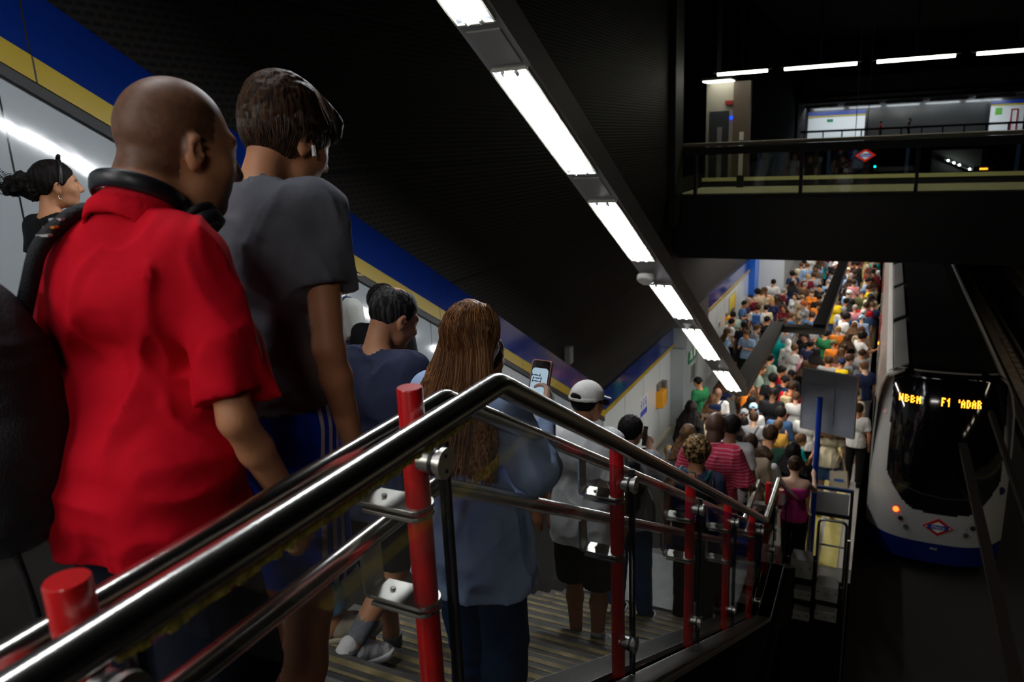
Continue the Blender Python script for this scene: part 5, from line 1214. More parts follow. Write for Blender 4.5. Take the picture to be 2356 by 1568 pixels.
# black backpack slung on his left shoulder
bpl = redf; k_ = redf.k
ctr = bpl.J['shL']+bpl.Rl @ A(-.075, -.15, -.27)*k_
BPM = mat('black_nylon', (.010, .011, .014), .55, bump=.4, bscale=260, spec=.25)
def bpf(p):
    q = p-ctr; d = d_ell(q, A(0, 0, 0), A(.155, .13, .25)); d = smin(d, d_ell(q, A(0, 0, -.12), A(.17, .145, .17)), .06); d = smin(d, d_ell(q, A(.0, -.09, -.08), A(.12, .07, .13)), .02)
    return d-.006*rdg(vn(p*A(6, 6, 12), 1, 3))-.003*rdg(vn(p*A(20, 20, 30), 1, 5))
bag = sdf_thing('backpack', 'large black backpack slung over the left shoulder of the man in red', 'backpack', [('bag_body', bpf, ctr-.36, ctr+A(.3, .3, .36), .008, BPM)], red.location, red.rotation_euler.z)
S_ = bpl.J['shL']
mb = MB().tube(bend([ctr+A(.06, .08, .16), S_+A(.035, -.10, .045), S_+A(.055, -.02, .098), S_+A(.055, .05, .085), S_+A(.03, .12, -.02), ctr+A(.08, .26, .0)], .08, 6), [.018]*33 if False else .016, 10)
st_ = hchild('shoulder_strap', mb, BPM, bag)
hchild('grab_handle', MB().tube(bend([ctr+A(-.05, .0, .23), ctr+A(-.06, -.01, .31), ctr+A(.04, .0, .31), ctr+A(.05, .0, .23)], .03, 5), .009, 8), BPM, bag)
hchild('loose_strap', MB().tube(bend([ctr+A(.05, -.03, -.22), ctr+A(.10, -.04, -.40), ctr+A(.07, -.02, -.62)], .1, 5), .007, 6), BPM, bag)
for i, c in enumerate(((.5, .5, .5), (.6, .2, .02), (.5, .5, .5))):
    q = Vector(S_+A(.045, -.062-.016*i, .083-.013*i)); hchild('strap_label', MB().cbox(q, (.030, .010, .004)), cloth('strap_stripe%s' % ('_orange' if i == 1 else '_white'), c), st_)
mb = MB(); mb2 = MB(); rg = random.Random(4)
for i in range(760):                      # loose strands over the boy's crown, nape and fringe
    a = rg.uniform(-math.pi, math.pi); fr = math.cos(a); z1 = -.080+.012*rg.random() if fr < -.35 else (.030+.02*rg.random() if fr > .45 else -.012-.02*rg.random())
    t1 = math.acos(max(-1, min(1, (z1-.030)/.100))); t0 = rg.uniform(.08, .9); pts = []; w0 = rg.uniform(-.25, .25)
    for j in range(9):
        t = t0+(t1-t0)*j/8; aa = a+w0*(t-t0)+.25*math.sin(t*2); e = .0135+.004*rg.random()*(j > 6)+(.022*(j/8)**2 if fr > .45 else 0)
        pts.append(boyf.h((.077+e)*math.sin(t)*math.sin(aa), -.018+(.098+e)*math.sin(t)*math.cos(aa), .026+(.096+e)*math.cos(t)))
    (mb if i % 4 else mb2).tube(pts, [.0014]*6+[.0011, .0008, .0004], 4, False)
hb = [c for c in boy.children if c.name.startswith('hair')][0]
hchild('hair_strands', mb, mat('dark_brown_strand', (.022, .013, .009), .4, spec=.35), hb)['kind'] = 'stuff'; hchild('light_hair_strands', mb2, mat('brown_strand', (.10, .055, .03), .4, spec=.35), hb)['kind'] = 'stuff'
eb = hchild('earbud', MB().tube([boyf.h(.086, .012, -.022), boyf.h(.090, .020, -.045)], .005, 8), WHT, boy)
girl, girlf = person('young woman with curly dark bun, hair band and black top at the far left', dict(fat=.88, fem=1, hyaw=-.5, hpitch=.05), 'tan', ('bun', 'black'), dict(mat=BLK, g=.010, sleeve=.5, hem=.9, amp=.006, neck=.062), dict(mat=BLK, amp=.003), None, head=(120, 368), y=2.34, rot=0, res=.0065, fine=True, footz=Z1)
er = obj('earring', MB().tube([Vector(girlf.h(.083, .004+.011*math.cos(a), -.062+.011*math.sin(a))) for a in np.linspace(0, 6.28, 16, endpoint=False)], .0016, 6, closed=True), mat('silver', (.8, .75, .65), .2, 1)); er.parent = girl; er.location = (0, 0, 0)
er.data.transform(Matrix.Translation(Vector(girlf.h(.083, .004, -.062))-Vector(np.mean([[v.co[i] for i in range(3)] for v in er.data.vertices], 0).tolist())))
CAPD = cloth('dark_brown_cap', (.02, .014, .011)); CAPB = cloth('beige_cap', (.22, .15, .10))
q = onray(772, 600, 1, 4.1)
capman, capf = person('bearded man in dark cap with beige brim and light grey polo on the escalator', dict(fat=.95, hyaw=-.62, hpitch=.08), 'tan', ('short', 'black'), dict(mat=cloth('pale_grey_polo', (.42, .43, .40)), g=.012, sleeve=.6, hem=.9, amp=.008, collar=True), dict(mat=BLK), None, head=(770, 596), y=4.1, rot=-4, res=.0075, cap=(CAPD, 0, CAPB), footz=zesc(4.1),
    tones=lambda l, c, p: c*np.where((l[:, 2] < -.045) & (l[:, 1] > .02) & (np.linalg.norm(l, axis=1) < .17), .3, 1)[:, None])
def strap(f, root, pts, m, nm='shoulder_strap', r=.016):
    mb = MB().tube(bend(pts, .05, 4), r, 8); return hchild(nm, mb, m, root)
NVY = cloth('navy_nylon', (.012, .022, .06), .6)
def backpack(f, person_o, lab, m, sz=1.0, m2=None, c=(0, -.20, -.02)):
    k = f.k; cc = f.J['chest']+f.Rl @ (A(*c)*k); R = f.Rl
    def fn(p):
        q = (p-cc) @ R; q = np.abs(q)*A(1, 1, 1); a = np.maximum.reduce([q[:, 0]-.13*sz+.05, q[:, 1]-.07*sz+.04, q[:, 2]-.20*sz+.05]); e = np.maximum(q-A(.13, .07, .20)*sz+.05, 0)
        d = np.linalg.norm(e, axis=1)+np.minimum(a, 0)-.05; s = (p-cc) @ R; d = smin(d, d_ell(s, A(0, -.08*sz, -.07*sz), A(.09, .04, .09)*sz), .02); return d-.002*rdg(vn(p, 25, 2))
    o = sdf_thing('backpack', lab, 'backpack', [('bag_body', fn, cc-.35, cc+.35, .010, m)], person_o.location, person_o.rotation_euler.z)
    for sx in (-1, 1):
        s = f.J['sh'+('R' if sx > 0 else 'L')]+R @ A(-sx*.06, 0, 0)*k
        strap(f, o, [cc+R @ A(sx*.08, .06, .15)*sz, s+R @ A(0, -.05, .068), s+R @ A(0, .03, .075), s+R @ A(0, .11, .01), s+R @ A(sx*.02, .10, -.16), cc+R @ A(sx*.13, .10, -.12)], m2 or m)
    hchild('grab_loop', MB().tube(bend([cc+R @ A(-.03, .05, .19)*sz, cc+R @ A(-.03, .05, .235)*sz, cc+R @ A(.03, .05, .235)*sz, cc+R @ A(.03, .05, .19)*sz], .015, 4), .006, 6), m2 or m, o)
    hchild('front_pocket_zip', MB().tube([cc+R @ A(-.08, -.115, .0)*sz, cc+R @ A(0, -.125, .012)*sz, cc+R @ A(.08, -.115, .0)*sz], .003, 6), BLACK, o)
    return o
backpack(capf, capman, 'navy backpack of the man in the beige-brimmed cap on the escalator', NVY, .9)
q = onray(882, 655, 1, 3.85)
hid, hidf = person('person with black hair mostly hidden behind the man in the navy tee', dict(fat=.95), 'tan', ('short', 'black'), dict(mat=BLK, hem=.9), dict(mat=BLK), None, head=(880, 655), y=3.85, rot=0, res=.011, footz=zesc(3.85))
navy, navyf = person('man with greying hair in a navy tee, looking down, in white sneakers', dict(fat=1.02, lean=.12, stoop=1.0, hyaw=-.50, hpitch=.42, arms={'R': ((.06, .03, -.28), (-.02, .16, -.42)), 'L': ((.05, 0, -.28), (.03, .1, -.5))}, legs={'R': ((.05, .03, .56), (-.02, -.24, .335)), 'L': ((.13, .16, .47), (.14, .20, -.05))}),
    'tan', ('balding', 'fade'), dict(mat=NAVY, g=.015, sleeve=.7, hem=.84, amp=.015, neck=.066), dict(mat=cloth('black_shorts', (.008, .008, .010)), len=.92, name='shorts', flare=.02), dict(mat=cloth('white_mesh', (.75, .75, .76), .6), sole=WHT, sock=cloth('grey_sock', (.16, .17, .19)), sockh=.12, laces=cloth('lace_white', (.55, .55, .55)), pose={'R': (14, -25), 'L': (0, -8)}), head=(903, 662), y=2.5, rot=2, res=.0065, fine=True)
wom, womf = person('woman with very long straight auburn hair in a blue shirt and jeans, holding a phone', dict(fat=.98, fem=1, hyaw=.0, hpitch=.22, lean=.02, arms={'R': ((.10, .04, -.235), (.02, .26, -.10)), 'L': ((.06, .02, -.26), (.0, .20, -.24))}, legs={'R': ((.09, .03, .49), (.09, -.02, .085)), 'L': ((.09, .05, .48), (.10, .10, -.04))}),
    'fair', ('xlong', 'auburn', .43), dict(mat=CHAM, g=.020, sleeve=1.8, hem=.74, amp=.014, puff=.022, flare=.05, neck=.06, sc=1.1), dict(mat=DENIM, flare=.02, amp=.008), dict(mat=cloth('violet_shoe', (.05, .04, .2)), sole=WHT, laces=cloth('lace_mint', (.3, .5, .5))), head=(1085, 700), y=2.05, rot=-6, res=.0065, fine=True, fingers={'R': dict(curl=.8)})
mb = MB(); mb2 = MB(); rg = random.Random(9)
for i in range(620):
    a = rg.uniform(-2.35, 2.35); off = rg.uniform(-.002, .007); pts = []; zb = -.43+rg.uniform(-.03, .06); z0 = .118-rg.random()*.10*abs(math.sin(a)); wob = rg.uniform(-.10, .10)
    for j in range(12):
        z = z0+(zb-z0)*j/11; zz = min(1, max(0, -z/.43)); aa = a+wob*zz+.03*math.sin(j*1.3+i)
        hw = .090+.115*zz; th = .056-.010*zz; cy = -.045-.045*zz-.055*zz*zz
        if z > 0: r_ = math.sqrt(max(0, 1-((z-.026)/.102)**2)) if z > .026 else 1; q = (.086*r_*math.sin(aa), -.022-.110*r_*math.cos(aa), z+.004)
        else: q = (hw*math.sin(aa)*.985, cy-th*math.cos(aa), z)
        n_ = Vector((math.sin(a), -math.cos(a), .3 if z > .05 else 0)).normalized(); pts.append(Vector(womf.h(q[0]+n_.x*(off+.003), q[1]+n_.y*(off+.003), q[2]+n_.z*off)))
    (mb if i % 3 else mb2).tube(pts, .0013, 4, False)
hairo = [c for c in wom.children if c.name.startswith('hair')][0]
hchild('hair_strands', mb, mat('auburn_strand', (.17, .065, .020), .38, spec=.4), hairo)['kind'] = 'stuff'; hchild('light_hair_strands', mb2, mat('light_auburn_strand', (.42, .20, .075), .38, spec=.4), hairo)['kind'] = 'stuff'
Rw = womf.J['wrR']; k_ = womf.k; fd = Rw-womf.J['elR']; fd /= np.linalg.norm(fd)
pc = Rw+fd*.085*k_+A(-.045, .01, .035); pr = Matrix.Rotation(-.38, 3, 'X')
ph = thing('phone', 'smartphone with rose-gold case held up by the woman with auburn hair', 'phone', wom.location); ph.rotation_euler = wom.rotation_euler
def slab(c, w_, h_, t, off=0):
    mb = MB(); r_ = .012; pts = []
    for (cx_, cz_, a0) in ((w_/2-r_, h_/2-r_, 0), (-w_/2+r_, h_/2-r_, 90), (-w_/2+r_, -h_/2+r_, 180), (w_/2-r_, -h_/2+r_, 270)):
        for j in range(5): a = math.radians(a0+j*22.5); pts.append((cx_+r_*math.cos(a), cz_+r_*math.sin(a)))
    mb.prismy(pts, off-t/2, off+t/2); mb.v = [tuple(Vector(c)+pr @ Vector(v)) for v in mb.v]; return mb
hchild('case', slab(pc, .078, .155, .011), mat('rose_gold_case', (.55, .25, .19), .3, .4), ph)
scr = hchild('screen_glass', slab(pc, .071, .148, .002, -.0062), mat('phone_black_glass', (.01, .01, .012), .05), ph)
hchild('screen', slab(pc+A(0, -.001, -.004), .064, .104, .0006, -.0078), emit_mat('phone_screen', (.45, .60, .72), .75), scr)
mb = MB()
for i in range(5): mb.add(slab(pc+A(-.008+.004*(i % 2), -.0016, -.02+.011*i), .034, .0035, .0004, -.0082).v, [tuple(range(20))[::-1]])
hchild('screen_text', mb, emit_mat('phone_text', (.02, .03, .04), .3), scr)
CAPW = cloth('white_cap', (.78, .77, .73))
wc, wcf = person('man in a white baseball cap and white tee with dark shorts', dict(fat=1.0, hyaw=-.34, hpitch=.10, stoop=.5, lean=.05, arms={'R': ((.06, -.02, -.28), (.05, .06, -.52)), 'L': ((.07, -.03, -.28), (.06, .05, -.52))}, legs={'R': ((.09, .03, .49), (.09, -.03, .085)), 'L': ((.09, .08, .48), (.10, .1, -.03))}),
    'olive', ('crop', 'black'), dict(mat=WHTT, g=.016, sleeve=.7, sflare=.016, hem=.80, amp=.016, neck=.064), dict(mat=OLIV, len=.98, flare=.03, name='shorts'), dict(mat=cloth('grey_shoe', (.3, .3, .3)), sole=WHT, sock=cloth('white_sock', (.6, .6, .6)), sockh=.10), head=(1352, 878), y=3.95, rot=0, res=.0075, fine=True, cap=(CAPW, 0, CAPW), fingers={'L': dict(curl=.5)})
mb = MB().tube([Vector(wcf.h(.084, -.0, .0)), Vector(wcf.h(.079, .06, .004)), Vector(wcf.h(.06, .095, .002))], .003*wcf.k, 6); mb.cbox(Vector(wcf.h(.045, .105, -.008)), (.045, .006, .032)); mb.cbox(Vector(wcf.h(-.03, .105, -.008)), (.045, .006, .032)); hchild('sunglasses', mb, BLACK, wc)
dm, dmf = person('man with thick black hair in a grey tee holding a phone to his right ear', dict(fat=1.04, hyaw=-.1, hpitch=.12, arms={'R': ((.13, .10, -.20), (-.07, .13, .10)), 'L': ((.06, .0, -.28), (.05, .06, -.52))}, legs={'R': ((.09, .06, .48), (.10, .08, -.04)), 'L': ((.09, .0, .49), (.09, -.08, .085))}),
    'fair', ('short', 'black'), dict(mat=GRYT, g=.016, sleeve=.7, hem=.86, amp=.014), dict(mat=cloth('blue_jeans', (.03, .07, .16))), dict(mat=BLK), head=(1452, 957), y=5.3, rot=-3, res=.008)
backpack(dmf, dm, 'black backpack on the man in the grey tee with a phone at his ear', BPM, 1.15)
w_ = dmf.J['wrR']; ph2 = thing('phone', 'black phone held to the ear of the man with thick black hair', 'phone', dm.location); ph2.rotation_euler = dm.rotation_euler
pc = dmf.h(.105, .03, -.03); hchild('case', slab(pc, .012, .15, .07), BLACK, ph2); hchild('camera_bump', slab(pc+A(.004, 0, .05), .014, .02, .02), GREYP, ph2)
person('person in light blue jeans and beige sneakers hidden behind the boy', dict(fat=.95, legs={'R': ((.09, .08, .49), (.10, .18, .05)), 'L': ((.09, .02, .49), (.10, -.02, .085))}), 'tan', ('short', 'black'), dict(mat=BLK, hem=.9), dict(mat=LDEN, len=1.84, flare=.004, amp=.008), dict(mat=cloth('beige_sneaker', (.42, .37, .28), .7), sole=mat('cream_sole', (.5, .45, .33), .5), laces=cloth('lace_cream', (.5, .48, .42)), pose={'R': (0, -40)}), pos=(-2.08, 1.97, zstep(1.97)), rot=-14, res=.008)
person('person in dark jeans walking in front of the auburn-haired woman', dict(fat=1.0, legs={'R': ((.09, -.02, .49), (.10, -.12, .12)), 'L': ((.09, .06, .49), (.10, .12, -.02))}), 'tan', ('short', 'darkbrown'), dict(mat=cloth('brown_top', (.05, .04, .035)), hem=.9), dict(mat=cloth('deep_blue_jeans', (.012, .028, .075)), flare=.03, amp=.008), dict(mat=BLK), pos=(-1.66, 3.0, zstep(3.0)), rot=0, res=.009)
STR = stripes_mat('cloth_striped_polo', (.50, .015, .05, 1), (.50, .22, .30, 1), 2, .030, .22, rough=.8)
sm_, smf = person('broad bald man in a crimson polo with thin pale stripes', dict(fat=1.08, belly=.7, stoop=.6, hpitch=.15, lean=.04, arms={'R': ((.09, .03, -.27), (.10, .24, -.36)), 'L': ((.07, .0, -.28), (.06, .06, -.52))}), 'dark', None, dict(mat=STR, g=.02, sleeve=.9, sflare=.03, hem=.84, amp=.012, collar=True, cr=.08), dict(mat=BLK), dict(mat=BLK), head=(1648, 948), y=6.55, rot=-4, res=.0085, footz=ZM, heavy=1)
hchild('crossbody_strap', MB().tube(bend([smf.J['shL']+A(.06, .06, .06), smf.J['shL']+A(.05, -.04, .075), smf.J['chest']+A(-.03, -.165, .02), smf.J['waist']+A(.08, -.17, .02), smf.J['pelvis']+A(.18, -.10, .05)], .05, 4), .017, 8), BPM, sm_)
kd, kdf = person('person with curly two-tone hair, navy top and green-topped backpack', dict(fat=.92, hpitch=.1), 'tan', ('curly', 'curly'), dict(mat=NAVY, hem=.86, amp=.01), dict(mat=BLK), dict(mat=cloth('pale_shoe', (.4, .39, .36)), sole=WHT), head=(1605, 1008), y=5.98, rot=0, res=.009)
backpack(kdf, kd, 'dark backpack with a teal top on the person with curly hair', BPM, 1.1, cloth('teal_nylon', (.01, .09, .09), .5))

DFB = mat('royal_blue_vinyl', (.004, .02, .30), .25)
def dff(p):
    q = np.abs(p-A(0, 0, .16))-A(.37, .02, .08); return np.linalg.norm(np.maximum(q, 0), axis=1)+np.minimum(q.max(1), 0)-.06-.004*rdg(vn(p*A(6, 6, 12), 1, 3))
bagc = Vector((-1.24, 6.26, 3.20))
db_ = sdf_thing('sports_bag', 'long royal-blue bag with patterned end carried at hip height by the curly-haired person', 'bag', [('bag_body', dff, A(-.6, -.3, -.1), A(.6, .3, .45), .012, DFB), ('end_panel', lambda p: np.maximum(dff(p)-.004, p[:, 0]+.27), A(-.6, -.3, -.1), A(.6, .3, .45), .012, stripes_mat('patterned_vinyl', (.02, .05, .18, 1), (.20, .03, .07, 1), 2, .07, .4, rough=.25))], bagc)
ks = Vector(kd.location)+Vector(kdf.J['shR'])-bagc
hchild('carry_strap', MB().tube(bend([(-.25, 0, .29), ks+Vector((-.02, .10, .0)), ks+Vector((-.03, .0, .07)), ks+Vector((-.02, -.12, .0)), (.25, -.05, .29)], .06, 4), .014, 8), BLACK, db_)
# ================================================================== the crowd on the lower stairs and the platform
# a few figures are modelled once and copied; every copy keeps its own clothes, hair and skin colours
ARMS = {'down': None, 'phone': {'R': ((.07, .05, -.26), (-.05, .27, -.17)), 'L': ((.07, .04, -.26), (-.04, .25, -.19))}, 'one': {'R': ((.08, .06, -.25), (-.02, .24, -.06)), 'L': ((.055, -.02, -.285), (.05, .05, -.53))}, 'reach': {'R': ((.10, .16, -.16), (.09, .42, -.08)), 'L': ((.06, .0, -.28), (.05, .07, -.52))}}
BODY, TOPS, BOTS, HAIRM, SHOEM = {}, {}, {}, {}, {}
def harvest(o):
    d = {}
    for c in list(o.children): d.setdefault(c.name.split('.')[0], c.data); bpy.data.objects.remove(c)
    me = o.data; bpy.data.objects.remove(o); return me, d
CRES = .0125
for fem in (0, 1):
    for an, am in ARMS.items():
        
        kw = dict(fat=.97-.07*fem, fem=fem, arms=am, hpitch=.22 if an in ('phone', 'one') else .08, stoop=.4)
        for tk, sl in (('tee', .62), ('tank', 0), ('long', 1.9)):
            if tk == 'tank' and not fem: continue
            if tk == 'long' and an != 'down': continue
            o, f = person('x', kw, 'tan', None, dict(mat=GREYT, g=.013, sleeve=sl, hem=.88 if tk != 'tank' else .92, amp=.012, neck=.064 if sl else .085, tube=(1.37 if sl == 0 else None)), dict(mat=BLK, amp=.004) if (an == 'down' and tk == 'tee') else None, dict(mat=BLK) if (an == 'down' and tk == 'tee') else None, pos=(0, 0, 0), res=CRES)
            shs = [c for c in o.children if c.name.startswith('shoe')]
            if shs: SHOEM[fem] = [c.data for c in shs]
            for c in list(o.children_recursive):
                if c.name.split('.')[0] in ('sole',): bpy.data.objects.remove(c)
            me, d = harvest(o); BODY[(fem, an)] = me; TOPS[(fem, an, tk)] = d['shirt']
            if 'trousers' in d: BOTS[(fem, 'long')] = d['trousers']
    o, f = person('x', dict(fat=.97-.07*fem, fem=fem, hpitch=.15, stoop=.4), 'tan', None, None, dict(mat=BLK, len=.85-.2*fem, flare=.03, amp=.004), None, pos=(0, 0, 0), res=CRES); me, d = harvest(o); BOTS[(fem, 'short')] = d['trousers']; bpy.data.meshes.remove(me)
    for ht in ('short', 'crop', 'boy', 'balding', 'curly', 'long', 'pony', 'tied', 'scarf', 'cap'):
        o, f = person('x', dict(fat=.97-.07*fem, fem=fem, hpitch=.15, stoop=.4), 'tan', (ht, 'black', .26) if ht != 'cap' else ('crop', 'black'), None, None, None, pos=(0, 0, 0), res=.011, cap=(CAPW, 0, CAPW) if ht == 'cap' else None)
        brim = [c.data for c in o.children_recursive if c.name.startswith('brim')]
        for c in list(o.children_recursive):
            if c.name.split('.')[0] in ('brim', 'cap_button'): bpy.data.objects.remove(c)
        me, d = harvest(o); bpy.data.meshes.remove(me); HAIRM[(fem, ht)] = (d, brim)
PAL = dict(white=(.60, .60, .59), black=(.010, .010, .012), grey=(.24, .25, .27), navy=(.016, .024, .07), red=(.45, .008, .015), yellow=(.62, .45, .01), orange=(.72, .20, .02), green=(.02, .16, .06), pink=(.62, .25, .28), teal=(.0, .24, .24), beige=(.42, .32, .22), lightblue=(.26, .38, .58), denim=(.05, .11, .24), darkgreen=(.018, .05, .03), mustard=(.55, .30, .05), sage=(.28, .36, .30), cream=(.62, .55, .38), brown=(.10, .055, .03), olive=(.10, .10, .04), lavender=(.30, .29, .42), magenta=(.45, .03, .18), maroon=(.12, .01, .02), khaki=(.26, .20, .11), skyblue=(.35, .55, .72))
NICE = dict(lightblue='light blue', darkgreen='dark green', skyblue='pale sky-blue', navy='navy')
PM = {k: cloth('crowd_'+k, v) for k, v in PAL.items()}
HC = dict(black=HR['black'], darkbrown=HR['darkbrown'], brown=HR['brown'], blond=HR['blond'], grey=HR['grey'], red=HR['red'])
HN = dict(black='black', darkbrown='dark brown', brown='brown', blond='blond', grey='grey', red='reddish')
HT = dict(short='short', crop='cropped', boy='tousled', balding='balding', curly='curly', long='long', pony='ponytailed', tied='tied-up')
PLACED = []
def slotmat(o, m):
    o.material_slots[0].link = 'OBJECT'; o.material_slots[0].material = m
def spawn(x, y, z, H, fem, arm, topk, tc, bot, bc, ht, hc, skin, rot, label, group, shoes=False):
    k = H/1.753; root = bpy.data.objects.new('person', BODY[(fem, arm)]); COL.objects.link(root); slotmat(root, SK[skin]); tag(root, label, 'person', group)
    root.location = (x, y, z); root.rotation_euler = (0, 0, math.radians(rot)); root.scale = (k, k, k)
    def ch(nm, me, m, par=root):
        c = bpy.data.objects.new(nm, me); COL.objects.link(c); c.parent = par; slotmat(c, m); return c
    ch('shirt', TOPS.get((fem, arm, topk), TOPS[(fem, arm, 'tee')]), PM[tc]); ch('trousers' if bot == 'long' else 'shorts', BOTS[(fem, bot)], PM[bc])
    d, brim = HAIRM[(fem, ht)] if ht else ({}, [])
    for nm, me in d.items():
        hm = HC.get(hc) or PM[hc]
        if ht == 'cap': hm = PM[hc] if nm == 'cap' else HR['black']
        c = ch(nm, me, hm)
        if nm == 'cap' and brim: ch('brim', brim[0], PM[hc], c)
    if shoes:
        for m in SHOEM[fem]: ch('shoe', m, PM['white' if bot == 'short' else 'black'])
    PLACED.append((x, y)); return root
def hairword(ht, hc):
    if ht is None: return 'a shaved head'
    if ht == 'cap': return 'a %s cap' % NICE.get(hc, hc)
    if ht == 'scarf': return 'a %s headscarf' % NICE.get(hc, hc)
    return '%s %s hair' % (HT[ht], HN[hc])
# people one can pick out in the photograph: crown pixel, level, height, look
def plabel(tc, item, ht, hc, where): return 'person in %s %s with %s, %s' % (NICE.get(tc, tc).replace(' ', '-'), item, hairword(ht, hc).replace('a ', '', 1).replace('dark brown', 'dark-brown').replace('light blue', 'light-blue').replace('pale sky-blue', 'sky-blue'), where)
def pick(px, py, zone, H, fem, arm, topk, tc, bot, bc, ht, hc, skin, rot, where, shoes=False, y=None):
    d = ray(px, py); u, v = d.x/d.y, d.z/d.y
    if y is None:
        if zone == 'p': y = (CAMZ-H)/(-v)
        elif zone == '2': y = (H+ZM+SL*Y2-CAMZ)/(v+SL)
        elif zone == 'm': y = (CAMZ-ZM-H)/(-v)
    z = zstep(y) if zone == '2' else (ZM if zone == 'm' else 0); H = CAMZ+v*y-z; x = u*y
    item = {'tank': 'strapless top', 'tee': 'tee', 'long': 'long-sleeved top'}[topk]
    lab = plabel(tc, item, ht, hc, where)
    r = math.radians(rot); off = Vector((0, -.06, 0)); x -= math.sin(r)*-.06; y2 = y-.06*math.cos(r)
    return spawn(x, y2 if zone != '2' else y, z, H, fem, arm, topk, tc, bot, bc, ht, hc, skin, rot, lab, 'people waiting and walking in the crowd', shoes)
W = pick
W(1681, 956, '2', 1.72, 0, 'down', 'tee', 'white', 'long', 'black', 'short', 'black', 'brown', 0, 'just beyond the crimson striped polo')
W(1829, 1050, '2', 1.62, 1, 'reach', 'tank', 'magenta', 'long', 'black', 'tied', 'darkbrown', 'fair', 6, 'holding the lower handrail, back bare', True)
BT = W(1759, 1024, '2', 1.66, 0, 'phone', 'tee', 'white', 'long', 'grey', 'boy', 'darkbrown', 'fair', -140, "turning round on the lower stairs")
W(1581, 978, '2', 1.62, 1, 'down', 'tee', 'grey', 'long', 'black', 'long', 'brown', 'fair', 4, 'left of the crimson striped polo')
W(1725, 998, '2', 1.70, 0, 'down', 'tee', 'beige', 'long', 'denim', 'crop', 'darkbrown', 'tan', 0, 'right of the crimson striped polo')
W(1773, 976, 'p', 1.78, 0, 'down', 'tee', 'darkgreen', 'long', 'black', 'short', 'darkbrown', 'tan', -6, 'at the foot of the stairs', y=12.2)
W(1760, 1091, '2', 1.60, 1, 'down', 'tank', 'red', 'long', 'black', 'cap', 'lavender', 'tan', 10, "behind the lower handrail ends")
W(1538, 1022, 'p', 1.62, 1, 'down', 'tank', 'cream', 'long', 'grey', 'pony', 'blond', 'tan', 10, "by the wall near the stair foot")
W(1494, 1003, 'p', 1.6, 0, 'down', 'tee', 'lavender', 'long', 'grey', 'short', 'brown', 'fair', -10, 'nearest the left wall beside the stair foot')
W(1590, 920, 'p', 1.66, 1, 'down', 'long', 'black', 'long', 'black', 'long', 'black', 'tan', 0, 'in front of the white platform wall', y=13.6)
NB = W(1652, 890, 'p', 1.80, 0, 'down', 'tee', 'white', 'long', 'denim', None, 'black', 'brown', 0, 'with a navy backpack under the lowest lamp')
W(1713, 938, 'p', 1.6, 0, 'down', 'tee', 'grey', 'long', 'black', 'cap', 'grey', 'tan', 0, 'left of the light blue cap')
W(1734, 925, 'p', 1.66, 0, 'down', 'tee', 'white', 'long', 'denim', 'cap', 'skyblue', 'tan', 4, 'near the foot of the stairs')
ST = W(1735, 946, 'p', 1.72, 0, 'down', 'tee', 'grey', 'long', 'denim', 'short', 'darkbrown', 'fair', 0, 'with a dark strap across the back')
W(1713, 957, 'p', 1.6, 1, 'down', 'tee', 'black', 'long', 'black', 'long', 'black', 'tan', 0, 'left of the grey tee with dark strap')
W(1791, 964, 'p', 1.66, 1, 'one', 'tee', 'mustard', 'long', 'denim', 'short', 'brown', 'tan', -10, 'raising both hands to take a picture')
W(1779, 890, 'p', 1.84, 0, 'down', 'tee', 'black', 'long', 'black', 'crop', 'black', 'brown', 0, 'broad back in the middle of the crowd')
W(1730, 909, 'p', 1.66, 1, 'down', 'tee', 'lightblue', 'long', 'denim', 'long', 'black', 'tan', -20, 'behind the light blue cap')
W(1779, 858, 'p', 1.74, 0, 'down', 'tee', 'black', 'long', 'black', 'curly', 'black', 'tan', 0, 'left of the bearded man looking right')
W(1808, 862, 'p', 1.72, 0, 'down', 'tee', 'navy', 'long', 'denim', 'cap', 'black', 'tan', -50, 'in a black cap facing the train')
RB = W(1823, 876, 'p', 1.72, 0, 'down', 'tee', 'red', 'long', 'denim', 'short', 'darkbrown', 'tan', -20, "with beige bag near sign board")
W(1822, 848, 'p', 1.72, 0, 'down', 'tee', 'black', 'long', 'black', 'crop', 'black', 'brown', -20, 'above the red tee by the sign board')
W(1800, 840, 'p', 1.74, 0, 'down', 'tee', 'red', 'long', 'black', 'short', 'black', 'tan', -75, 'looking right towards the train')
W(1752, 835, 'p', 1.78, 0, 'down', 'tee', 'sage', 'long', 'denim', 'short', 'brown', 'tan', -70, 'standing apart by the dark beam')
W(1772, 812, 'p', 1.76, 0, 'phone', 'tee', 'sage', 'long', 'black', 'short', 'black', 'tan', -30, 'hands clasped, under the level beam')
W(1788, 766, 'p', 1.72, 0, 'down', 'tee', 'teal', 'long', 'black', 'scarf', 'teal', 'tan', 0, 'just below the cross arm')
W(1814, 778, 'p', 1.66, 1, 'down', 'long', 'white', 'long', 'black', 'scarf', 'white', 'tan', 10, 'below the cross arm')
PB_ = W(1829, 790, 'p', 1.68, 1, 'phone', 'tee', 'white', 'long', 'denim', 'short', 'brown', 'fair', -30, 'carrying a pink bag mid-crowd')
W(1832, 900, 'p', 1.62, 1, 'down', 'tee', 'white', 'long', 'green', 'short', 'brown', 'fair', 0, 'left edge of the sign board')
W(1797, 935, 'p', 1.74, 0, 'down', 'long', 'denim', 'long', 'navy', 'curly', 'black', 'tan', 0, 'in front of the sign board')
W(1826, 1016, 'p', 1.66, 1, 'down', 'tee', 'black', 'long', 'black', 'long', 'black', 'tan', 0, 'just beyond the bare-backed woman', y=12.0)
W(1859, 938, 'p', 1.68, 0, 'down', 'tee', 'white', 'long', 'black', 'short', 'darkbrown', 'tan', 0, 'behind the blue pole', True)
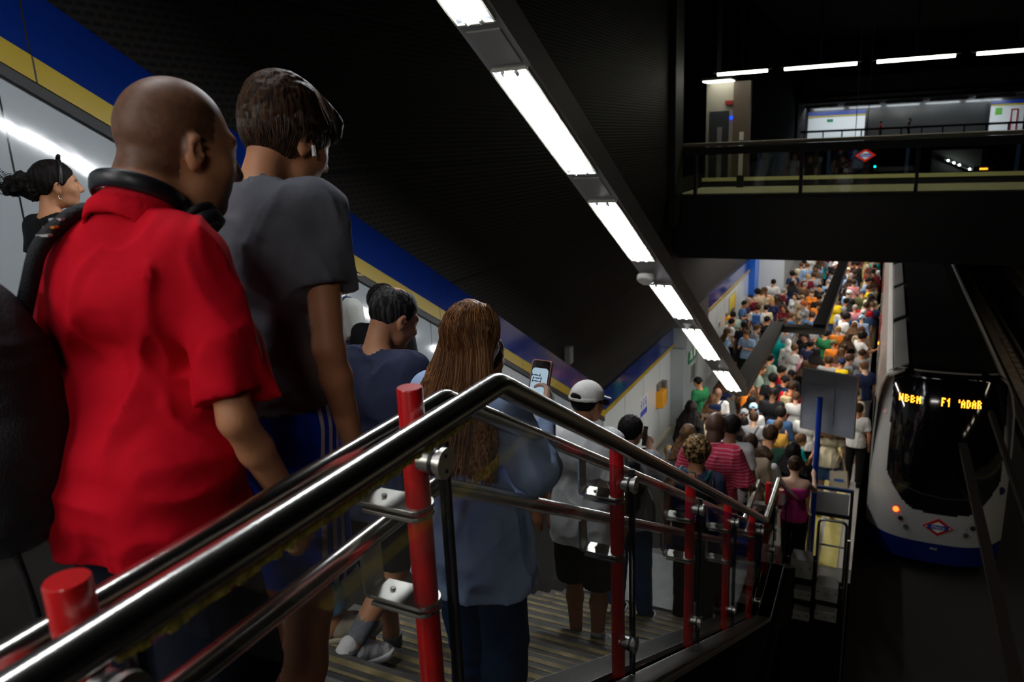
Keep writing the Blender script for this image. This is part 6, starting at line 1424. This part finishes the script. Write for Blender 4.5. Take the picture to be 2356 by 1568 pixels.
TG = W(1914, 945, 'p', 1.68, 1, 'down', 'tee', 'cream', 'short', 'denim', 'long', 'brown', 'fair', 0, 'below the sign board carrying a canvas tote', True, y=14.1)
W(1977, 926, 'p', 1.76, 0, 'down', 'tee', 'white', 'long', 'black', 'boy', 'darkbrown', 'tan', -8, 'beside the train front', True)
W(1684, 731, 'p', 1.70, 0, 'down', 'tee', 'white', 'long', 'black', 'short', 'black', 'tan', -50, 'by the far orange help box')
W(1712, 738, 'p', 1.74, 0, 'down', 'tee', 'black', 'long', 'black', 'short', 'black', 'dark', 10, 'left of the blue overalls')
W(1742, 745, 'p', 1.70, 0, 'down', 'tee', 'grey', 'long', 'black', 'boy', 'brown', 'fair', -60, 'beside the dark beam')
BB = W(1744, 699, 'p', 1.78, 0, 'down', 'tee', 'white', 'long', 'denim', 'short', 'darkbrown', 'tan', 0, 'with a blue backpack by the wall')
W(1766, 726, 'p', 1.70, 0, 'down', 'tee', 'black', 'long', 'black', 'short', 'black', 'tan', -40, 'left of the cross arm')
W(1797, 732, 'p', 1.70, 0, 'reach', 'tee', 'white', 'long', 'black', 'short', 'black', 'tan', 20, 'above the cross arm')
W(1761, 659, 'p', 1.74, 1, 'down', 'tank', 'cream', 'long', 'khaki', 'pony', 'brown', 'tan', 20, 'near the bright blue column')
W(1780, 641, 'p', 1.80, 0, 'down', 'tee', 'white', 'long', 'black', 'short', 'black', 'tan', -10, 'near the bright blue column')
W(1768, 625, 'p', 1.76, 0, 'down', 'tee', 'navy', 'long', 'black', 'short', 'brown', 'tan', 0, 'in front of the bright blue column')
W(1788, 676, 'p', 1.66, 1, 'down', 'long', 'black', 'long', 'black', 'long', 'darkbrown', 'tan', 150, 'facing the camera left of the beam')
W(1804, 700, 'p', 1.66, 1, 'down', 'tee', 'maroon', 'long', 'black', 'long', 'darkbrown', 'tan', 160, 'left of the white dress')
W(1829, 673, 'p', 1.64, 1, 'down', 'long', 'white', 'long', 'white', 'long', 'darkbrown', 'fair', 170, 'in white facing the camera')
W(1849, 692, 'p', 1.66, 1, 'down', 'tee', 'grey', 'long', 'black', 'curly', 'red', 'fair', 120, 'beside the long dark beam')
W(1846, 677, 'p', 1.60, 1, 'down', 'tee', 'beige', 'long', 'khaki', 'cap', 'khaki', 'fair', 0, 'beside the long dark beam')
W(1868, 667, 'p', 1.66, 1, 'down', 'tee', 'orange', 'long', 'black', 'tied', 'brown', 'fair', 170, 'facing the camera beside the beam')
W(1886, 653, 'p', 1.70, 0, 'down', 'tee', 'black', 'long', 'black', 'short', 'black', 'tan', 160, 'facing the camera beside the beam')
W(1858, 604, 'p', 1.80, 0, 'down', 'long', 'lightblue', 'long', 'denim', 'short', 'brown', 'fair', 0, 'at the edge under the footbridge')
W(1880, 610, 'p', 1.74, 0, 'down', 'tee', 'denim', 'long', 'black', 'short', 'black', 'tan', -60, 'under the footbridge edge')
W(1921, 683, 'p', 1.72, 0, 'down', 'tee', 'yellow', 'long', 'denim', 'short', 'grey', 'tan', 0, 'right of the long dark beam')
W(1965, 642, 'p', 1.72, 1, 'down', 'tee', 'pink', 'long', 'denim', 'short', 'darkbrown', 'tan', 0, 'in the densest part of the crowd')
BB2 = W(1934, 614, 'p', 1.72, 0, 'down', 'tee', 'denim', 'long', 'navy', 'short', 'blond', 'tan', 0, 'with a bright blue backpack under the footbridge')
W(1952, 614, 'p', 1.70, 1, 'down', 'tee', 'cream', 'long', 'khaki', 'cap', 'cream', 'tan', 0, 'under the footbridge edge')
W(1986, 665, 'p', 1.70, 0, 'down', 'tee', 'olive', 'long', 'black', 'cap', 'denim', 'tan', -10, 'close to the train')
W(1968, 699, 'p', 1.70, 0, 'down', 'tee', 'pink', 'long', 'grey', 'balding', 'grey', 'tan', 0, 'mid-crowd near the train')
W(1994, 694, 'p', 1.74, 0, 'down', 'tee', 'red', 'long', 'black', 'short', 'darkbrown', 'tan', -20, 'right beside the train')
W(1942, 704, 'p', 1.72, 0, 'down', 'tee', 'white', 'long', 'denim', 'short', 'grey', 'fair', 0, 'right of the yellow tee')
W(1984, 722, 'p', 1.70, 1, 'down', 'long', 'lightblue', 'long', 'denim', 'cap', 'skyblue', 'fair', 0, 'close to the train')
HPG = W(1968, 739, 'p', 1.66, 1, 'down', 'tee', 'navy', 'long', 'black', 'long', 'brown', 'fair', -30, 'with headphones, close to the train')
W(1929, 748, 'p', 1.68, 1, 'down', 'tee', 'orange', 'long', 'denim', 'tied', 'blond', 'fair', 0, 'mid-crowd in bright orange')
W(1903, 757, 'p', 1.72, 0, 'phone', 'tee', 'green', 'long', 'black', 'short', 'black', 'tan', -30, 'right end of the cross arm')
W(1919, 780, 'p', 1.64, 1, 'down', 'tee', 'orange', 'long', 'denim', 'cap', 'olive', 'tan', 0, 'below the bright orange top')
W(1950, 768, 'p', 1.68, 1, 'down', 'tee', 'black', 'long', 'black', 'long', 'darkbrown', 'tan', 0, 'left of the reaching white tee')
W(1986, 763, 'p', 1.74, 0, 'reach', 'tee', 'white', 'long', 'black', 'curly', 'black', 'tan', -60, 'reaching a hand to the train')
W(1945, 790, 'p', 1.62, 1, 'down', 'tee', 'pink', 'long', 'denim', 'tied', 'darkbrown', 'tan', 0, 'above the navy cap')
W(1937, 822, 'p', 1.72, 0, 'down', 'tee', 'yellow', 'long', 'navy', 'cap', 'navy', 'tan', -30, 'above the right corner of the sign board')
W(1957, 814, 'p', 1.70, 0, 'down', 'tee', 'grey', 'long', 'black', 'short', 'darkbrown', 'fair', -60, 'right of the navy cap')
W(1908, 818, 'p', 1.72, 0, 'phone', 'tee', 'grey', 'long', 'black', 'short', 'darkbrown', 'tan', -20, 'just above the sign board')
W(1880, 800, 'p', 1.70, 1, 'down', 'tee', 'brown', 'long', 'black', 'long', 'black', 'tan', -10, 'above the left part of the sign board')
W(1866, 781, 'p', 1.72, 0, 'phone', 'tee', 'navy', 'long', 'black', 'short', 'black', 'tan', -40, 'below the right part of the cross arm')
W(1853, 828, 'p', 1.70, 1, 'down', 'tee', 'black', 'long', 'black', 'long', 'darkbrown', 'tan', 0, "above the board's top left corner")
W(1965, 862, 'p', 1.70, 1, 'down', 'tee', 'beige', 'long', 'black', 'long', 'brown', 'tan', -20, 'right above the white tee beside the train')
W(1968, 893, 'p', 1.66, 1, 'down', 'tee', 'cream', 'long', 'grey', 'tied', 'black', 'tan', 0, 'right of the sign board')
W(1606, 865, 'p', 1.76, 0, 'down', 'tee', 'green', 'long', 'black', 'cap', 'black', 'tan', 60, 'against the bright green poster')
W(1640, 905, 'p', 1.70, 1, 'down', 'tee', 'beige', 'long', 'grey', 'long', 'brown', 'tan', 0, 'left of the navy backpack')
# bags and things carried by the people one can pick out
FT = Fig(fat=.97, stoop=.4)
class _O: location = (0, 0, 0); rotation_euler = Matrix.Identity(3).to_euler()
proto = backpack(FT, _O, 'x', NVY, .95)
def follow(o, who, lab): o.location = who.location; o.rotation_euler = who.rotation_euler; o.scale = who.scale; o['label'] = lab; return o
def pack(who, lab, m):
    r = proto.copy(); COL.objects.link(r); follow(r, who, lab)
    for c in proto.children:
        d = c.copy(); COL.objects.link(d); d.parent = r
        if 'zip' not in d.name: slotmat(d, m)
    return r
nb = pack(NB, 'navy backpack with a small white emblem under the lowest lamp', cloth('navy_pack', (.008, .018, .06), .7))
hchild('emblem', MB().cbox(Vector(FT.J['chest'])+Vector((.0, -.292, -.09)), (.012, .006, .10)).cbox(Vector(FT.J['chest'])+Vector((.03, -.292, -.09)), (.012, .006, .09)).cbox(Vector(FT.J['chest'])+Vector((.015, -.292, -.04)), (.06, .006, .012)), WHT, nb)
pack(BB, 'blue backpack on the back of a person by the platform wall', cloth('blue_pack', (.03, .09, .26), .6)); pack(BB2, 'bright blue backpack in the far crowd under the footbridge', cloth('bright_blue_pack', (.01, .12, .5), .6)); pack(RB, 'beige bag on the back of the person in the red tee by the sign board', cloth('beige_pack', (.45, .38, .22), .7))
bpy.data.objects.remove(proto.children[0]) if False else None
for c in list(proto.children): bpy.data.objects.remove(c)
bpy.data.objects.remove(proto)
tt = thing('tote_bag', 'canvas tote bag with a small blue print hanging below the sign board', 'bag', TG.location); tt.rotation_euler = TG.rotation_euler
TOTE = cloth('canvas', (.50, .44, .33)); hchild('bag_body', MB().add([(.05, -.17, .62), (.36, -.20, .66), (.38, -.10, .70), (.10, -.06, .66), (.04, -.15, .98), (.33, -.18, 1.0), (.34, -.12, 1.0), (.08, -.10, .98)], [(0, 1, 5, 4), (1, 2, 6, 5), (2, 3, 7, 6), (3, 0, 4, 7), (0, 3, 2, 1)]), TOTE, tt)
hchild('handle', MB().tube([(.08, -.15, .98), (.20, -.10, 1.36), (.22, -.04, 1.37), (.30, -.16, 1.0)], .010, 6), TOTE, tt); hchild('print', MB().add([(.12, -.182, .80), (.28, -.196, .81), (.28, -.196, .86), (.12, -.182, .85)], [(0, 1, 2, 3)]), mat('blue_print', (.03, .12, .45), .7), tt)
bo = thing('bottle', 'small plastic bottle with green label held by the youth turning round', 'bottle', BT.location); bo.rotation_euler = BT.rotation_euler
w0 = Vector(Fig(fat=.97, stoop=.4, arms=ARMS['phone']).J['wrR'])+Vector((-.02, .09, .02))
hchild('bottle_body', MB().tube([w0, w0+Vector((0, 0, .13)), w0+Vector((0, 0, .17)), w0+Vector((0, 0, .19))], [.032, .032, .014, .013], 14), mat('clear_plastic', (.55, .60, .58), .1), bo); hchild('label_band', MB().cyl(w0+Vector((0, 0, .03)), w0+Vector((0, 0, .09)), .033), mat('label_green', (.02, .35, .08), .4), bo); hchild('screw_cap', MB().cyl(w0+Vector((0, 0, .19)), w0+Vector((0, 0, .21)), .014), WHT, bo)
pkb = thing('shoulder_bag', 'pink bag carried in the middle of the crowd', 'bag', PB_.location); pkb.rotation_euler = PB_.rotation_euler
hchild('bag_body', MB().add([(.16, -.10, .95), (.40, -.10, .95), (.40, .02, .95), (.16, .02, .95), (.20, -.07, 1.2), (.36, -.07, 1.2), (.36, -.01, 1.2), (.20, -.01, 1.2)], [(0, 1, 5, 4), (1, 2, 6, 5), (2, 3, 7, 6), (3, 0, 4, 7), (0, 3, 2, 1), (4, 5, 6, 7)]), cloth('pink_bag', (.65, .22, .32)), pkb); hchild('handle', MB().tube([(.22, -.04, 1.2), (.2, -.02, 1.42), (.28, -.02, 1.42), (.34, -.04, 1.2)], .008, 6), cloth('pink_bag', (.65, .22, .32)), pkb)
hd2 = thing('headphones', 'white over-ear headphones on the brown-haired girl close to the train', 'headphones', HPG.location); hd2.rotation_euler = HPG.rotation_euler; hd2.scale = HPG.scale
FG = Fig(fat=.9, fem=1, hpitch=.08, stoop=.4); hchild('headband', MB().tube([FG.h(.098*math.cos(a), -.01, .02+.125*math.sin(a)) for a in np.linspace(0, math.pi, 14)], .010, 8), WHT, hd2)
for sx in (-1, 1): hchild('ear_cup', MB().disc(FG.h(sx*.10, -.005, -.015), (1, 0, 0), .035, .035), WHT, hd2)
hchild('crossbody_strap', MB().tube(bend([FT.J['shR']+A(-.05, .06, .06), FT.J['shR']+A(-.06, -.04, .07), FT.J['chest']+A(.03, -.15, .02), FT.J['waist']+A(-.08, -.13, .02), FT.J['pelvis']+A(-.16, -.08, .05)], .05, 4), .016, 8), BLACK, ST)
# filling the platform between and beyond them; every look is used once
rg = random.Random(11)
LOOKS = []
DARKS = ('white', 'black', 'grey', 'navy', 'denim', 'beige', 'lightblue', 'brown', 'cream', 'maroon'); BRIGHT = ('red', 'green', 'pink', 'teal', 'lavender', 'orange', 'olive', 'khaki', 'sage', 'yellow')
HH = (('short', 'black'), ('short', 'darkbrown'), ('long', 'darkbrown'), ('long', 'brown'), ('short', 'brown'), ('tied', 'black'), ('balding', 'grey'), ('pony', 'blond'), ('curly', 'black'), ('cap', 'white'), ('boy', 'brown'), ('crop', 'black'), ('long', 'black'), ('short', 'grey'))
for tc in DARKS:
    for hh in HH: LOOKS.append((tc, 'tee')+hh)
    for hh in HH[:6]: LOOKS.append((tc, 'long')+hh)
for n_, tc in enumerate(BRIGHT):
    for hh in HH[n_ % 4:n_ % 4+3]: LOOKS.append((tc, 'tee')+hh)
rg.shuffle(LOOKS)
spots = []
for x0, x1, y0, y1, st, wh in ((-3.9, -1.7, 21.5, 31.5, .72, 'between the wall and the long beam'), (-1.5, -.2, 17.5, 27, .60, 'in the strip beside the train'), (-3.0, -.2, 27, 42, .66, 'deep in the crowd under the footbridge'), (-3.2, -.9, 13.2, 17.4, .66, 'crowded near the stair foot')):
    y = y0
    while y < y1:
        x = x0
        while x < x1:
            spots.append((x+rg.uniform(-.12, .12), y+rg.uniform(-.16, .16), wh)); x += st
        y += st*.95
i = 0
for x, y, wh in spots:
    if (x < -3.1 and 29.6 < y < 31) or any(math.hypot(x-a, y-b) < .50 for a, b in PLACED) or i >= len(LOOKS) or len(PLACED) > 268: continue
    tc, tk, ht, hc = LOOKS[i]; i += 1; fem = 1 if ht in ('long', 'tied', 'pony') else 0; sk = rg.choice(['tan', 'tan', 'fair', 'olive', 'brown'])
    spawn(x, y, 0, rg.uniform(1.58, 1.82), fem, 'down' if tk == 'long' else rg.choice(['down', 'down', 'phone', 'one']), tk, tc, 'long', rg.choice(['black', 'denim', 'navy', 'khaki', 'grey']), ht, hc, sk, rg.choice([0, 0, -30, -60, 30, 160, -90, 10]), plabel(tc, 'tee' if tk == 'tee' else 'long-sleeved top', ht, hc, wh), 'people waiting and walking in the crowd')
for m in [m for m in bpy.data.meshes if m.users == 0]: bpy.data.meshes.remove(m)
# two people far away in the lit hall
spawn(-.56, 42.5, 6.42, .98, 1, 'down', 'tee', 'red', 'long', 'black', 'tied', 'darkbrown', 'tan', -90, 'tiny person in red walking in the far lit hall', None)
spawn(.68, 42.5, 6.42, 1.06, 0, 'down', 'tee', 'black', 'long', 'black', 'short', 'black', 'tan', -80, 'tiny person with blue backpack walking in the far lit hall', None)

for o in COL.objects:
    if 'label' in o and len(o['label'].split()) > 16: print('LONG', len(o['label'].split()), o['label'])
